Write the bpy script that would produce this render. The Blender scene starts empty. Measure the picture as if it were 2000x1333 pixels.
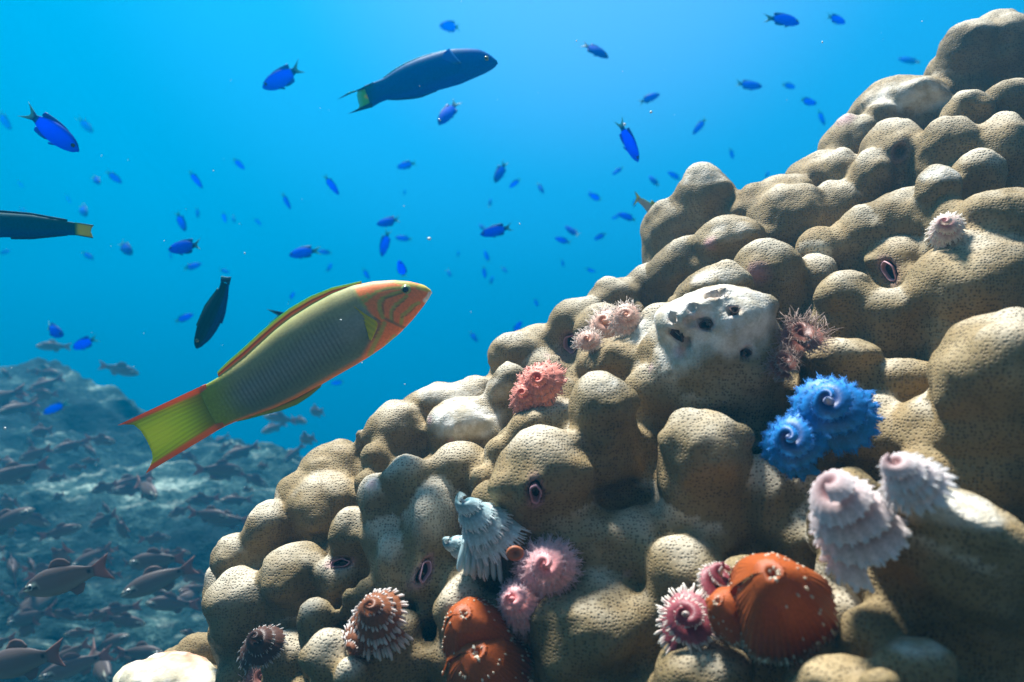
import bpy, bmesh, math, random
import numpy as np
from mathutils import Vector, Matrix, noise as mnoise
from mathutils.bvhtree import BVHTree

random.seed(7)
rng = np.random.default_rng(7)
SC = bpy.context.scene
COL = SC.collection
R = math.radians

# ------------------------------------------------------------------ camera
K = 0.70                                   # tan of half the horizontal field of view
PITCH = R(3.0)
CAM = np.array([0.0, 0.0, 1.2])
RT = np.array([1.0, 0.0, 0.0])
FW = np.array([0.0, math.cos(PITCH), math.sin(PITCH)])
UP = np.array([0.0, -math.sin(PITCH), math.cos(PITCH)])

def P(px, py, d):
    """point seen at photo pixel (px, py) (2000 x 1333) at depth d metres"""
    return CAM + d * ((px - 1000.0) / 1000.0 * K * RT + (666.5 - py) / 1000.0 * K * UP + FW)

def to_px(v):
    """photo pixel and depth of world points (n, 3)"""
    q = np.atleast_2d(v) - CAM
    d = q @ FW
    return 1000 + (q @ RT) / d / K * 1000, 666.5 - (q @ UP) / d / K * 1000, d

cam_data = bpy.data.cameras.new("camera")
cam = bpy.data.objects.new("camera", cam_data)
COL.objects.link(cam)
cam.location = CAM
cam.rotation_euler = (R(90) + PITCH, 0, 0)
cam_data.sensor_width = 36
cam_data.lens = 18.0 / K
cam_data.clip_start = 0.01
cam_data.clip_end = 500
cam_data.dof.use_dof = True
cam_data.dof.focus_distance = 0.52
cam_data.dof.aperture_fstop = 8
SC.camera = cam

# ------------------------------------------------------------------ world: open water, bright towards the surface, grey fill added behind the camera
SUN_DIR = Vector((-0.24, 0.24, 0.94)).normalized()
world = bpy.data.worlds.new("World")
SC.world = world
world.use_nodes = True
wn, wl = world.node_tree.nodes, world.node_tree.links
wn.clear()

def node(tree, kind, **kw):
    n = tree.nodes.new(kind)
    for k, v in kw.items():
        if k.startswith("in_"):
            n.inputs[int(k[3:]) if k[3:].isdigit() else k[3:]].default_value = v
        else:
            setattr(n, k, v)
    return n

def ramp(tree, stops, fac=None, interp="EASE"):
    n = tree.nodes.new("ShaderNodeValToRGB")
    cr = n.color_ramp
    cr.interpolation = interp
    while len(cr.elements) > 1:
        cr.elements.remove(cr.elements[-1])
    cr.elements[0].position = stops[0][0]
    cr.elements[0].color = (*stops[0][1], 1)
    for p, c in stops[1:]:
        e = cr.elements.new(p)
        e.color = (*c, 1)
    if fac is not None:
        tree.links.new(fac, n.inputs[0])
    return n

WT = world.node_tree
tc = node(WT, "ShaderNodeTexCoord")
bright = P(1150, -350, 1.0) - CAM
bright = bright / np.linalg.norm(bright)
dotn = node(WT, "ShaderNodeVectorMath", operation="DOT_PRODUCT")
wl.new(tc.outputs["Generated"], dotn.inputs[0])
dotn.inputs[1].default_value = tuple(bright)
mr = node(WT, "ShaderNodeMapRange")
mr.inputs["From Min"].default_value = -1.0
wl.new(dotn.outputs["Value"], mr.inputs["Value"])
WSTOPS = [(0.0, (0.105, 0.102, 0.092)), (0.45, (0.055, 0.057, 0.056)), (0.62, (0.002, 0.025, 0.04)), (0.80, (0.0, 0.075, 0.12)),
          (0.90, (0.0, 0.17, 0.345)), (0.955, (0.010, 0.225, 0.50)), (1.0, (0.095, 0.28, 0.60))]
wr = ramp(WT, WSTOPS, mr.outputs["Result"])
sky = node(WT, "ShaderNodeTexSky", sky_type="NISHITA", sun_disc=False)
sky.sun_elevation = math.asin(SUN_DIR.z)
sky.sun_rotation = math.atan2(SUN_DIR.x, SUN_DIR.y)
skyb = node(WT, "ShaderNodeBackground")
skyb.inputs["Strength"].default_value = 0.05
wl.new(sky.outputs[0], skyb.inputs["Color"])
watb = node(WT, "ShaderNodeBackground")
watb.inputs["Strength"].default_value = 0.635
wl.new(wr.outputs["Color"], watb.inputs["Color"])
sepw = node(WT, "ShaderNodeSeparateXYZ")
wl.new(tc.outputs["Generated"], sepw.inputs[0])
win = node(WT, "ShaderNodeMapRange", interpolation_type="SMOOTHSTEP")
win.inputs["From Min"].default_value = 0.62
win.inputs["From Max"].default_value = 0.80
wl.new(sepw.outputs["Z"], win.inputs["Value"])
wmix = node(WT, "ShaderNodeMixShader")
wl.new(win.outputs["Result"], wmix.inputs[0])
wl.new(watb.outputs[0], wmix.inputs[1])
wl.new(skyb.outputs[0], wmix.inputs[2])
wout = node(WT, "ShaderNodeOutputWorld")
wl.new(wmix.outputs[0], wout.inputs["Surface"])

# ------------------------------------------------------------------ sun
sun_data = bpy.data.lights.new("sun", "SUN")
sun_data.energy = 5.0
sun_data.angle = R(9)
sun_data.color = (1.0, 0.97, 0.92)
sun = bpy.data.objects.new("sun", sun_data)
COL.objects.link(sun)
sun.rotation_euler = SUN_DIR.to_track_quat("Z", "Y").to_euler()
sun.location = (0, 0, 6)

# ------------------------------------------------------------------ exposure and render settings
SC.view_settings.view_transform = "Standard"
SC.view_settings.look = "None"
SC.view_settings.exposure = 1.78
SC.view_settings.gamma = 1.0
SC.cycles.use_denoising = True
try:
    SC.cycles.denoiser = "OPENIMAGEDENOISE"
except Exception:
    pass
SC.cycles.max_bounces = 8
SC.cycles.volume_bounces = 1
SC.cycles.transparent_max_bounces = 16

# ------------------------------------------------------------------ helpers
def tag(o, label=None, cat=None, group=None, kind=None):
    if label: o["label"] = label
    if cat: o["category"] = cat
    if group: o["group"] = group
    if kind: o["kind"] = kind
    return o

def link(o, parent=None):
    COL.objects.link(o)
    if parent is not None:
        o.parent = parent
    return o

def mesh_obj(name, verts, faces, mat=None, parent=None, cols=None, smooth=True, normals=None, attrs=None):
    me = bpy.data.meshes.new(name)
    me.from_pydata([tuple(v) for v in verts], [], [tuple(int(i) for i in f) for f in faces])
    if cols is not None:
        a = me.color_attributes.new("Col", "FLOAT_COLOR", "POINT")
        c = np.ones((len(verts), 4), np.float32)
        c[:, :3] = np.asarray(cols)[:, :3]
        a.data.foreach_set("color", c.ravel())
    for k, v in (attrs or {}).items():
        a = me.attributes.new(k, "FLOAT", "POINT")
        a.data.foreach_set("value", np.asarray(v, np.float32))
    me.polygons.foreach_set("use_smooth", [smooth] * len(me.polygons))
    me.update()
    if normals is not None:
        me.normals_split_custom_set_from_vertices([tuple(n) for n in normals])
    if mat is not None:
        me.materials.append(mat)
    return link(bpy.data.objects.new(name, me), parent)

def empty(name, loc, parent=None):
    o = bpy.data.objects.new(name, None)
    o.empty_display_size = 0.02
    o.location = tuple(loc)
    return link(o, parent)

def new_mat(name):
    m = bpy.data.materials.new(name)
    m.use_nodes = True
    t = m.node_tree
    t.nodes.clear()
    out = t.nodes.new("ShaderNodeOutputMaterial")
    b = t.nodes.new("ShaderNodeBsdfPrincipled")
    t.links.new(b.outputs[0], out.inputs["Surface"])
    return m, t, b

def mixc(t, fac, a, b, blend="MIX"):
    n = t.nodes.new("ShaderNodeMix")
    n.data_type = "RGBA"
    n.blend_type = blend
    for sock, v in ((n.inputs["Factor"], fac), (n.inputs["A"], a), (n.inputs["B"], b)):
        if hasattr(v, "node"):
            t.links.new(v, sock)
        else:
            sock.default_value = v if not isinstance(v, tuple) else (*v, 1)
    return n.outputs["Result"]

def math_n(t, op, a, b=0.0, clamp=False):
    n = t.nodes.new("ShaderNodeMath")
    n.operation = op
    n.use_clamp = clamp
    for i, v in enumerate((a, b)):
        if hasattr(v, "node"):
            t.links.new(v, n.inputs[i])
        else:
            n.inputs[i].default_value = v
    return n.outputs[0]

def maprange(t, v, a, b, c=0.0, d=1.0):
    n = t.nodes.new("ShaderNodeMapRange")
    n.interpolation_type = "SMOOTHSTEP"
    t.links.new(v, n.inputs["Value"])
    n.inputs["From Min"].default_value = a
    n.inputs["From Max"].default_value = b
    n.inputs["To Min"].default_value = c
    n.inputs["To Max"].default_value = d
    return n.outputs["Result"]

def noise_tex(t, vec, scale, detail=3.0, rough=0.55):
    n = t.nodes.new("ShaderNodeTexNoise")
    n.inputs["Scale"].default_value = scale
    n.inputs["Detail"].default_value = detail
    n.inputs["Roughness"].default_value = rough
    t.links.new(vec, n.inputs["Vector"])
    return n.outputs["Fac"]

def icosphere(sub):
    bm = bmesh.new()
    bmesh.ops.create_icosphere(bm, subdivisions=sub, radius=1.0)
    v = np.array([x.co[:] for x in bm.verts])
    f = np.array([[q.index for q in x.verts] for x in bm.faces])
    bm.free()
    return v, f

def attr_mat(name, rough=0.5, spec=0.4, bump=0.0, bscale=300.0, trans=0.0, sss=0.0, mottled=0.0):
    """material whose colour is the mesh's own painted marking, with a little mottling and skin relief"""
    m, t, b = new_mat(name)
    a = t.nodes.new("ShaderNodeAttribute")
    a.attribute_name = "Col"
    tcn = t.nodes.new("ShaderNodeTexCoord")
    colr = a.outputs["Color"]
    if mottled > 0:
        nz = noise_tex(t, tcn.outputs["Object"], bscale * 0.6, 4)
        f = maprange(t, nz, 0.3, 0.7, 1 - mottled, 1 + mottled)
        cmb = t.nodes.new("ShaderNodeCombineColor")
        for i in range(3):
            t.links.new(f, cmb.inputs[i])
        colr = mixc(t, 1.0, colr, cmb.outputs[0], "MULTIPLY")
    t.links.new(colr, b.inputs["Base Color"])
    b.inputs["Roughness"].default_value = rough
    b.inputs["Specular IOR Level"].default_value = spec
    if sss > 0:
        b.inputs["Subsurface Weight"].default_value = sss
        b.inputs["Subsurface Radius"].default_value = (0.004, 0.003, 0.002)
        b.inputs["Subsurface Scale"].default_value = 1.0
    if bump > 0:
        nz = noise_tex(t, tcn.outputs["Object"], bscale, 3)
        bp = t.nodes.new("ShaderNodeBump")
        bp.inputs["Strength"].default_value = bump
        bp.inputs["Distance"].default_value = 0.001
        t.links.new(nz, bp.inputs["Height"])
        t.links.new(bp.outputs[0], b.inputs["Normal"])
    if trans > 0:
        out = [n for n in t.nodes if n.type == "OUTPUT_MATERIAL"][0]
        tr = t.nodes.new("ShaderNodeBsdfTranslucent")
        t.links.new(colr, tr.inputs["Color"])
        mx = t.nodes.new("ShaderNodeMixShader")
        mx.inputs[0].default_value = trans
        t.links.new(b.outputs[0], mx.inputs[1])
        t.links.new(tr.outputs[0], mx.inputs[2])
        t.links.new(mx.outputs[0], out.inputs["Surface"])
    return m

# ------------------------------------------------------------------ the big coral
DEPTH = np.array([
    (400, 1150, .62), (500, 1250, .55), (620, 900, .66), (850, 800, .68), (1050, 680, .68), (1250, 540, .70), (1300, 400, .76),
    (1550, 340, .74), (1700, 200, .78), (1950, 80, .78), (1950, 300, .60), (1900, 500, .46), (1950, 750, .37), (1900, 1100, .28),
    (1700, 1300, .27), (1400, 1260, .34), (1530, 1180, .325), (1620, 820, .39), (1680, 1030, .33), (1350, 850, .43), (1400, 650, .47),
    (1550, 550, .58), (1500, 450, .66), (1150, 800, .47), (1050, 950, .45), (940, 1040, .43), (1080, 1130, .41), (900, 1270, .39),
    (720, 1200, .46), (830, 1000, .50), (1150, 1200, .38), (700, 1300, .43), (1750, 450, .60), (1700, 640, .48), (2250, 300, .6),
    (2250, 900, .33), (1200, 1500, .33), (500, 1500, .45), (1900, 1500, .25), (350, 1300, .55), (620, 1100, .60), (760, 1100, .50)])

def coral_depth(px, py):
    w = 1.0 / ((DEPTH[:, 0] - px) ** 2 + (DEPTH[:, 1] - py) ** 2 + 900.0) ** 1.6
    d = float((w * DEPTH[:, 2]).sum() / w.sum())
    return 0.43 + (d - 0.43) * (0.68 if d > 0.43 else 0.85)

# knobs of the colony: photo pixel, half width, half height, depth offset (m), tilt (deg)
LOBES = [
    (1935, 118, 120, 72, 0, 20), (1885, 95, 52, 42, -.01, 0), (1965, 75, 45, 38, -.015, 0), (1760, 205, 88, 50, 0, 12), (1700, 235, 60, 45, .02, 30),
    (1890, 225, 50, 42, -.01, 0), (1965, 200, 52, 38, -.01, 0), (1752, 300, 62, 62, -.03, 0), (1722, 232, 48, 34, -.015, 20), (1700, 345, 42, 45, -.01, 0),
    (1850, 290, 58, 58, -.02, -20), (1950, 290, 56, 66, -.02, -20), (1838, 360, 44, 42, -.04, 0), (1905, 350, 44, 44, -.03, 0), (1655, 285, 62, 48, .01, 35),
    (1592, 352, 62, 48, 0, 30), (1640, 350, 40, 55, 0, 10), (1375, 388, 64, 56, 0, 5), (1318, 450, 66, 62, .01, 60), (1495, 395, 90, 38, .01, 20), (1545, 430, 80, 68, -.01, 0),
    (1762, 432, 78, 62, -.02, -5), (1690, 470, 62, 66, -.01, 0), (1625, 415, 50, 60, 0, 0), (1425, 470, 74, 46, -.02, 8), (1330, 520, 78, 46, 0, 40),
    (1500, 530, 62, 56, -.03, 0), (1200, 588, 56, 44, 0, 10), (1260, 565, 60, 42, 0, 30), (1395, 568, 74, 46, -.02, 15), (1660, 580, 64, 52, -.02, 0), (1590, 560, 50, 60, -.01, 0),
    (1742, 515, 58, 46, -.02, 0), (1945, 430, 92, 66, -.03, 15), (1895, 560, 130, 98, -.02, 10), (1965, 715, 150, 100, -.03, 25), (1722, 615, 60, 58, -.01, 10),
    (1635, 705, 74, 46, -.02, 5), (1755, 742, 66, 38, -.02, 10), (1815, 840, 66, 74, -.02, 0), (1690, 860, 100, 90, .01, 0), (1720, 690, 60, 46, 0, 0),
    (1395, 630, 116, 74, -.03, 8), (1440, 705, 92, 90, -.025, 0), (1290, 660, 60, 60, -.02, 0), (1320, 690, 70, 62, -.02, 0), (1235, 700, 104, 52, -.01, 10), (1178, 795, 66, 66, -.035, 0), (1280, 770, 60, 66, .0, 0),
    (1370, 880, 88, 82, -.035, 0), (1060, 925, 96, 84, -.03, 10), (1150, 890, 80, 70, 0, 0), (1060, 840, 78, 60, 0, 20), (1075, 785, 64, 50, 0, 15), (1060, 735, 58, 52, .01, 0),
    (905, 832, 78, 52, -.035, 12), (872, 785, 80, 34, -.01, 8), (778, 850, 64, 60, 0, 0), (840, 830, 60, 50, .02, 0), (935, 780, 56, 44, .02, 10), (1010, 695, 56, 42, 0, 15), (1045, 668, 60, 28, .01, 10), (990, 755, 44, 48, -.01, 0),
    (1130, 625, 60, 40, .02, 25), (1180, 640, 60, 40, 0, 10), (655, 912, 72, 56, 0, 5), (703, 850, 16, 14, .02, 0), (640, 985, 72, 60, .0, 0), (690, 1040, 48, 50, -.01, 0), (745, 985, 40, 56, -.01, 10),
    (800, 945, 48, 58, -.01, 15), (890, 915, 66, 46, -.01, 12), (845, 1060, 56, 120, -.01, -4), (765, 1065, 46, 90, 0, 12), (523, 1035, 46, 52, .01, 10), (475, 1090, 50, 46, .01, 15), (575, 1120, 66, 52, -.03, 5),
    (485, 1185, 72, 72, -.01, 0), (425, 1160, 26, 54, .01, -5), (665, 1130, 46, 42, -.02, 0), (775, 1105, 36, 62, -.02, 15), (618, 1215, 38, 48, -.02, 10), (560, 1285, 52, 50, -.02, 15), (650, 1290, 52, 58, -.02, 15),
    (770, 1265, 62, 76, -.02, 0), (690, 1325, 36, 40, -.03, 10), (1130, 1050, 110, 66, -.01, 0), (1245, 1060, 92, 72, -.01, 10), (1150, 1215, 120, 96, -.005, 0), (1340, 1110, 74, 60, -.01, 0),
    (905, 1190, 60, 60, 0, 0), (930, 1290, 80, 90, .02, 0), (1030, 1260, 60, 80, .01, 0), (1370, 1310, 92, 56, -.012, 5), (1470, 1255, 60, 60, .01, 0), (1600, 1200, 80, 60, .0, 0), (1790, 1292, 78, 44, -.02, 0),
    (1635, 1315, 68, 32, -.02, 0), (1705, 1322, 44, 22, -.035, 0), (1850, 1085, 150, 95, 0, -15), (1880, 1022, 175, 50, -.022, -27), (1870, 970, 48, 38, .03, 0), (1930, 1180, 130, 90, .01, -20), (1500, 985, 52, 100, .0, 0), (1560, 1060, 70, 80, .03, 0),
]
EXTRA = [(2120, 60, 100, 90), (2130, 230, 90, 90), (2120, 420, 120, 100), (2160, 640, 140, 120), (2200, 880, 160, 130), (2180, 1150, 170, 130), (2080, 1340, 130, 90),
         (1500, 1400, 120, 70), (1250, 1420, 130, 90), (1000, 1430, 120, 90), (780, 1400, 80, 80), (600, 1390, 70, 60), (1850, 1420, 130, 80), (480, 1330, 60, 60), (2420, 60, 150, 130), (2520, 280, 170, 160), (2600, 560, 200, 190), (2560, 900, 210, 200), (2480, 1230, 190, 170), (2350, 400, 150, 150), (2350, 700, 160, 160)]

OUTLINE = [(420, 1600), (410, 1250), (450, 1110), (540, 1000), (600, 900), (720, 860), (830, 800), (950, 745), (1000, 690), (1160, 600), (1260, 540), (1290, 430), (1430, 390), (1560, 350),
           (1660, 240), (1800, 190), (1850, 100), (1960, 60), (2500, 60), (2500, 1600)]

def inside(px, py, poly):
    c = False
    for (x0, y0), (x1, y1) in zip(poly, poly[1:] + poly[:1]):
        if (y0 > py) != (y1 > py) and px < (x1 - x0) * (py - y0) / (y1 - y0) + x0:
            c = not c
    return c

def edge_dist(px, py, poly):
    best = 1e9
    for (x0, y0), (x1, y1) in zip(poly, poly[1:] + poly[:1]):
        dx, dy = x1 - x0, y1 - y0
        u = max(0, min(1, ((px - x0) * dx + (py - y0) * dy) / (dx * dx + dy * dy)))
        best = min(best, math.hypot(px - x0 - u * dx, py - y0 - u * dy))
    return best

def sm0(u):
    u = min(1.0, max(0.0, u)); return u * u * (3 - 2 * u)
SPH3 = icosphere(3)
soup_v, soup_f, n_soup = [], [], 0
def add_ellipsoid(c, ax):
    """ax: 3 rows, the semi-axis vectors"""
    global n_soup
    v, f = SPH3
    soup_v.append(v @ ax + c)
    soup_f.append(f + n_soup)
    n_soup += len(v)

lobe_c, lobe_inv, lobe_g = [], [], []
for i, L in enumerate(LOBES + [(*e, 0, 0) for e in EXTRA]):
    px, py, rx, ry, dd, tilt = L
    D = coral_depth(px, py) + dd
    s = K / 1000 * D
    rx, ry = rx * s * 1.06, ry * s * 1.06
    rz = 0.55 * (rx + ry) * 0.95
    c = P(px, py, D + 0.6 * rz)
    ct, st = math.cos(R(tilt)), math.sin(R(tilt))
    e1 = ct * RT + st * UP
    e2 = -st * RT + ct * UP
    ax = np.array([e1 * rx, e2 * ry, FW * rz])
    add_ellipsoid(c, ax)
    lobe_c.append(c)
    lobe_inv.append(np.array([e1 / rx, e2 / ry, FW / rz]))
    if i < len(LOBES):                                            # swellings that break up the knob's roundness
        for k in range(7 if max(L[2], L[3]) > 84 else (4 if max(L[2], L[3]) > 36 else 1)):
            th_, el_ = rng.uniform(0, 2 * math.pi), rng.uniform(0.15, 1.0)
            dv = math.cos(th_) * math.sqrt(1 - el_ ** 2) * ax[0] + math.sin(th_) * math.sqrt(1 - el_ ** 2) * ax[1] - el_ * ax[2]
            q_ = rng.uniform(0.30, 0.46) if max(L[2], L[3]) > 84 else rng.uniform(0.40, 0.60)
            add_ellipsoid(c + dv * (1.13 - q_ + rng.uniform(-.05, .04)), ax * q_)
    grow = UP * 0.93 - FW * 0.36 - RT * 0.08                       # knobs grow up and out; their flanks flare into the colony
    rm = math.sqrt(rx * ry)
    lobe_g.append((grow, rm))
    if i < len(LOBES) and ry > 0.8 * rx:
        add_ellipsoid(c + grow * rm * 0.30, ax * 0.80)
    add_ellipsoid(c - grow * rm * 0.75, ax * 1.03)
    add_ellipsoid(c - grow * rm * 1.55, ax * 1.12)
    add_ellipsoid(c - grow * rm * 2.5 + FW * rm * 0.6, ax * 1.25)
N_VIS = len(LOBES)
cen = [(L[0], L[1], 0.5 * (L[2] + L[3])) for L in LOBES]
tries = 0
while len(cen) < len(LOBES) + 90 and tries < 6000:                  # small knobs crowding the grooves
    tries += 1
    xx, yy = rng.uniform(400, 2000), rng.uniform(60, 1330)
    if not inside(xx, yy, OUTLINE) or edge_dist(xx, yy, OUTLINE) < 14: continue
    big = 1.0 + 0.5 * sm0((xx - 900) / 900)
    rr_ = rng.uniform(20, 36) * big
    if min(math.hypot(xx - a, yy - b_) / (0.62 * c_ + 0.62 * rr_) for a, b_, c_ in cen) < 1.0: continue
    cen.append((xx, yy, rr_))
    D = coral_depth(xx, yy) + 0.004
    r_ = rr_ * K / 1000 * D
    c = P(xx, yy, D + 0.4 * r_)
    g = UP * 0.9 - FW * 0.4
    el = np.array([RT * r_ * rng.uniform(.85, 1.2), UP * r_ * rng.uniform(.85, 1.2), FW * r_])
    add_ellipsoid(c, el)
    add_ellipsoid(c - g * r_ * 0.8, el * 1.05)
    add_ellipsoid(c - g * r_ * 1.7, el * 1.1)
for step, rad, off in ((58, 50, .040), (110, 105, .10), (170, 160, .22)):
    yy = 60
    while yy < 1560:
        xx = 380
        while xx < 2500:
            if inside(xx, yy, OUTLINE) and edge_dist(xx, yy, OUTLINE) > rad * 1.0 and not (yy > 1560):
                D = coral_depth(xx, yy)
                r = rad * K / 1000 * D
                add_ellipsoid(P(xx, yy, D + r * 1.25 + off), np.eye(3) * r)
            xx += step
        yy += step

me = bpy.data.meshes.new("soup")
me.from_pydata([tuple(v) for v in np.concatenate(soup_v)], [], [tuple(f) for f in np.concatenate(soup_f)])
tmp = link(bpy.data.objects.new("soup", me))
md = tmp.modifiers.new("remesh", "REMESH")
md.mode = "VOXEL"
md.voxel_size = 0.0029
md.adaptivity = 0.0
dg = bpy.context.evaluated_depsgraph_get()
ev = tmp.evaluated_get(dg)
m2 = ev.to_mesh()
nv = len(m2.vertices)
CV = np.empty(nv * 3, np.float64); m2.vertices.foreach_get("co", CV); CV = CV.reshape(-1, 3)
CF = np.array([p.vertices[:] for p in m2.polygons if len(p.vertices) == 4])
ev.to_mesh_clear()
bpy.data.objects.remove(tmp)
# keep what can be reached from the front half: drop hidden inner shells
EDG = np.concatenate([CF[:, [0, 1]], CF[:, [1, 2]], CF[:, [2, 3]], CF[:, [3, 0]]])
DEG = np.bincount(EDG.ravel(), minlength=nv).astype(float)
def relax(v, it, lam=0.6):
    for _ in range(it):
        acc = np.stack([np.bincount(EDG[:, 0], v[EDG[:, 1], k], nv) + np.bincount(EDG[:, 1], v[EDG[:, 0], k], nv) for k in range(3)], 1)
        v = v + lam * (acc / DEG[:, None] - v)
    return v
def vnormals(v):
    a, b, c, d = (v[CF[:, i]] for i in range(4))
    fn = np.cross(c - a, d - b)
    n = np.stack([sum(np.bincount(CF[:, i], fn[:, k], nv) for i in range(4)) for k in range(3)], 1)
    return n / np.maximum(np.linalg.norm(n, axis=1), 1e-12)[:, None]
CV = relax(CV, 3)
CN = vnormals(CV)
# lumps and wrinkles
px_, py_, dep_ = to_px(CV)
seen = (px_ > -60) & (px_ < 2100) & (py_ > -60) & (py_ < 1420)
disp = np.zeros(nv)
for i in np.nonzero(seen)[0]:
    q = Vector(CV[i])
    disp[i] = 0.0050 * mnoise.noise(q * 24.0) + 0.0030 * mnoise.noise(q * 56.0 + Vector((9, 2, 4))) + 0.0007 * mnoise.noise(q * 170.0)
CV = CV + CN * disp[:, None]
CN = vnormals(CV)
BVH = BVHTree.FromPolygons([Vector(v) for v in CV], [tuple(int(i) for i in f) for f in CF])

def on_coral(px, py):
    """surface point and normal under a photo pixel"""
    d = Vector(P(px, py, 1.0) - CAM).normalized()
    loc, nor, idx, dist = BVH.ray_cast(Vector(CAM), d)
    if loc is None:
        D = coral_depth(px, py)
        return P(px, py, D), np.array((0, -0.8, 0.6)), D
    nor = np.array(CN[CF[idx][0]])
    return np.array(loc), nor, float((np.array(loc) - CAM) @ FW)
def sm_(x, a, b_):
    u = np.clip((x - a) / (b_ - a), 0, 1)
    return u * u * (3 - 2 * u)
# burrows: real pits pushed into the skeleton (pixel, half width, half height, tilt, depth in mm, pink rim)
BURROWS = [
    (1046, 966, 10, 21, 4, 12, "black oval burrow hole with pale pink rim"), (831, 1116, 9, 20, -18, 10, "narrow slit burrow with pink lip"),
    (664, 1100, 17, 7, 6, 9, "round pinkish burrow mouth on a knob top"), (1114, 672, 13, 17, -8, 12, "dark burrow with a lilac collar"),
    (1378, 634, 11, 8, 12, 6, "ragged brown pit in the white patch"), (1364, 625, 5, 3, 30, 3, None), (1434, 606, 7, 6, 0, 5, "small brown pit in the white patch"), (1311, 620, 5, 8, 15, 8, None),
    (1322, 656, 14, 4, -35, 5, "brown crack in the white patch"), (1340, 670, 8, 4, -50, 6, None), (1347, 630, 3, 3, 0, 4, None), (1392, 576, 15, 4, 8, 4, None), (1414, 571, 8, 4, -20, 4, None), (1352, 600, 4, 3, 0, 3, None),
    (1459, 690, 6, 8, -10, 6, "brown pit on the white knob's shoulder"), (1735, 530, 10, 20, 20, 10, "dark slanted burrow"), (1757, 298, 9, 12, 0, 8, None)]
holes = []
for (bx, by, hw, hh, tl, dp, lab) in BURROWS:
    loc, nor, D = on_coral(bx, by)
    s = K / 1000 * D
    e1 = math.cos(R(tl)) * RT + math.sin(R(tl)) * UP
    e1 = e1 - nor * (e1 @ nor); e1 /= np.linalg.norm(e1)
    e2 = np.cross(nor, e1); e2 /= np.linalg.norm(e2)
    a, b = max(hw * s, .0022), max(hh * s, .0022)
    q = CV - loc
    rr = np.sqrt((q @ e1 / a) ** 2 + (q @ e2 / b) ** 2)
    near = (np.linalg.norm(q, axis=1) < 4 * max(a, b)) & (CN @ nor > -0.2)
    f = np.where(near, 1.0 / (1.0 + (rr / 1.05) ** 7), 0.0)
    rim = np.where(near, np.exp(-((rr - 1.45) / 0.35) ** 2), 0.0)
    CV = CV - nor * (f * dp * 0.001)[:, None] + nor * (rim * 0.0011)[:, None]
    holes.append((loc, nor, e1, e2, a, b, dp * 0.001, lab, rim, f))
CN = vnormals(CV)
PIT0 = CV.copy()

# bleached or dead white patches, plus sunlit ridge and knob tops painted white: pixel, half width, half height, strength
PATCHES = [(960, 760, 40, 20, .4), (1375, 605, 150, 75, 1.0), (1430, 645, 95, 46, .8), (1320, 670, 56, 50, .9), (1260, 640, 50, 26, .7), (905, 818, 70, 36, 1.15), (870, 766, 74, 16, .6), (1770, 185, 70, 30, .75),
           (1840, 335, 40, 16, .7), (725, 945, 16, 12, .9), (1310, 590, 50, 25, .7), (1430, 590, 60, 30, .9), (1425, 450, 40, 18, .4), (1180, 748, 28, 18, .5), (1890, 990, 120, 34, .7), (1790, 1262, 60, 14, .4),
           (1160, 1000, 0.1, 0.1, 0), (1400, 540, 60, 16, .5), (1375, 345, 50, 12, .45), (300, 1300, 1, 1, 0)]
bleach_sunlit = np.zeros(nv)
pk = np.zeros(nv)
nzv = np.zeros(nv)
for i in np.nonzero(seen)[0]:
    q = Vector(CV[i])
    nzv[i] = mnoise.noise(q * 60.0) * 0.6 + mnoise.noise(q * 140.0) * 0.4
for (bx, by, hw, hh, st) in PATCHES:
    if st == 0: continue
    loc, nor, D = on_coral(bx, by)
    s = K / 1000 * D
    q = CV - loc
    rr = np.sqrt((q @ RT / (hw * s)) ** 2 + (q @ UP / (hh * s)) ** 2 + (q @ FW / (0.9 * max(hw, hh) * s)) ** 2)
    bleach_sunlit = np.maximum(bleach_sunlit, st * np.clip((1.35 - rr - 0.55 * nzv) / 0.5, 0, 1))
bleach_sunlit = bleach_sunlit * np.clip(0.86 + 0.45 * nzv, 0.35, 1.0)
# dead skeleton is eroded: pitted and rough where the living tissue is gone; painted highlights roughen too
for i in np.nonzero(bleach_sunlit > 0.3)[0]:
    q = Vector(CV[i])
    CV[i] = CV[i] - CN[i] * bleach_sunlit[i] * (0.0016 * abs(mnoise.noise(q * 120.0)) + 0.0022 * max(0.0, mnoise.noise(q * 75.0 + Vector((3, 1, 7))) - 0.25))
CN = vnormals(CV)
PINKS = [(1383, 475, 16), (1480, 535, 24), (838, 822, 9), (725, 945, 12), (1325, 688, 16), (1270, 720, 6), (880, 862, 6), (1225, 1120, 8), (1650, 230, 20)]
for (bx, by, r) in PINKS:
    loc, nor, D = on_coral(bx, by)
    s = K / 1000 * D
    rr = np.linalg.norm(CV - loc, axis=1) / (r * s)
    pk = np.maximum(pk, np.clip((1.2 - rr - 0.6 * nzv) / 0.9, 0, 1) * 0.55)
for h in holes:
    pk = np.maximum(pk, np.clip(h[8] * 0.9, 0, 1) * (0.5 if h[7] and "pi" in h[7] else 0.25))

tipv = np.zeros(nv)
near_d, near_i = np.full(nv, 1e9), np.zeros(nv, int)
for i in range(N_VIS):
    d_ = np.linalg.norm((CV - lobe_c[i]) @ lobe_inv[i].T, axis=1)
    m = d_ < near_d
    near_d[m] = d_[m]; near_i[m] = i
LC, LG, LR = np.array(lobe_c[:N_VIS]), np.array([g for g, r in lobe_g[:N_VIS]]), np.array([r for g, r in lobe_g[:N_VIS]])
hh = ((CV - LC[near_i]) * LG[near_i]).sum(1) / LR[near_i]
tipv = sm_(hh + 0.30 * nzv, 0.55, 1.15) * (near_d < 1.6)  # pale growing tips, with sunlit top highlights painted into them
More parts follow.
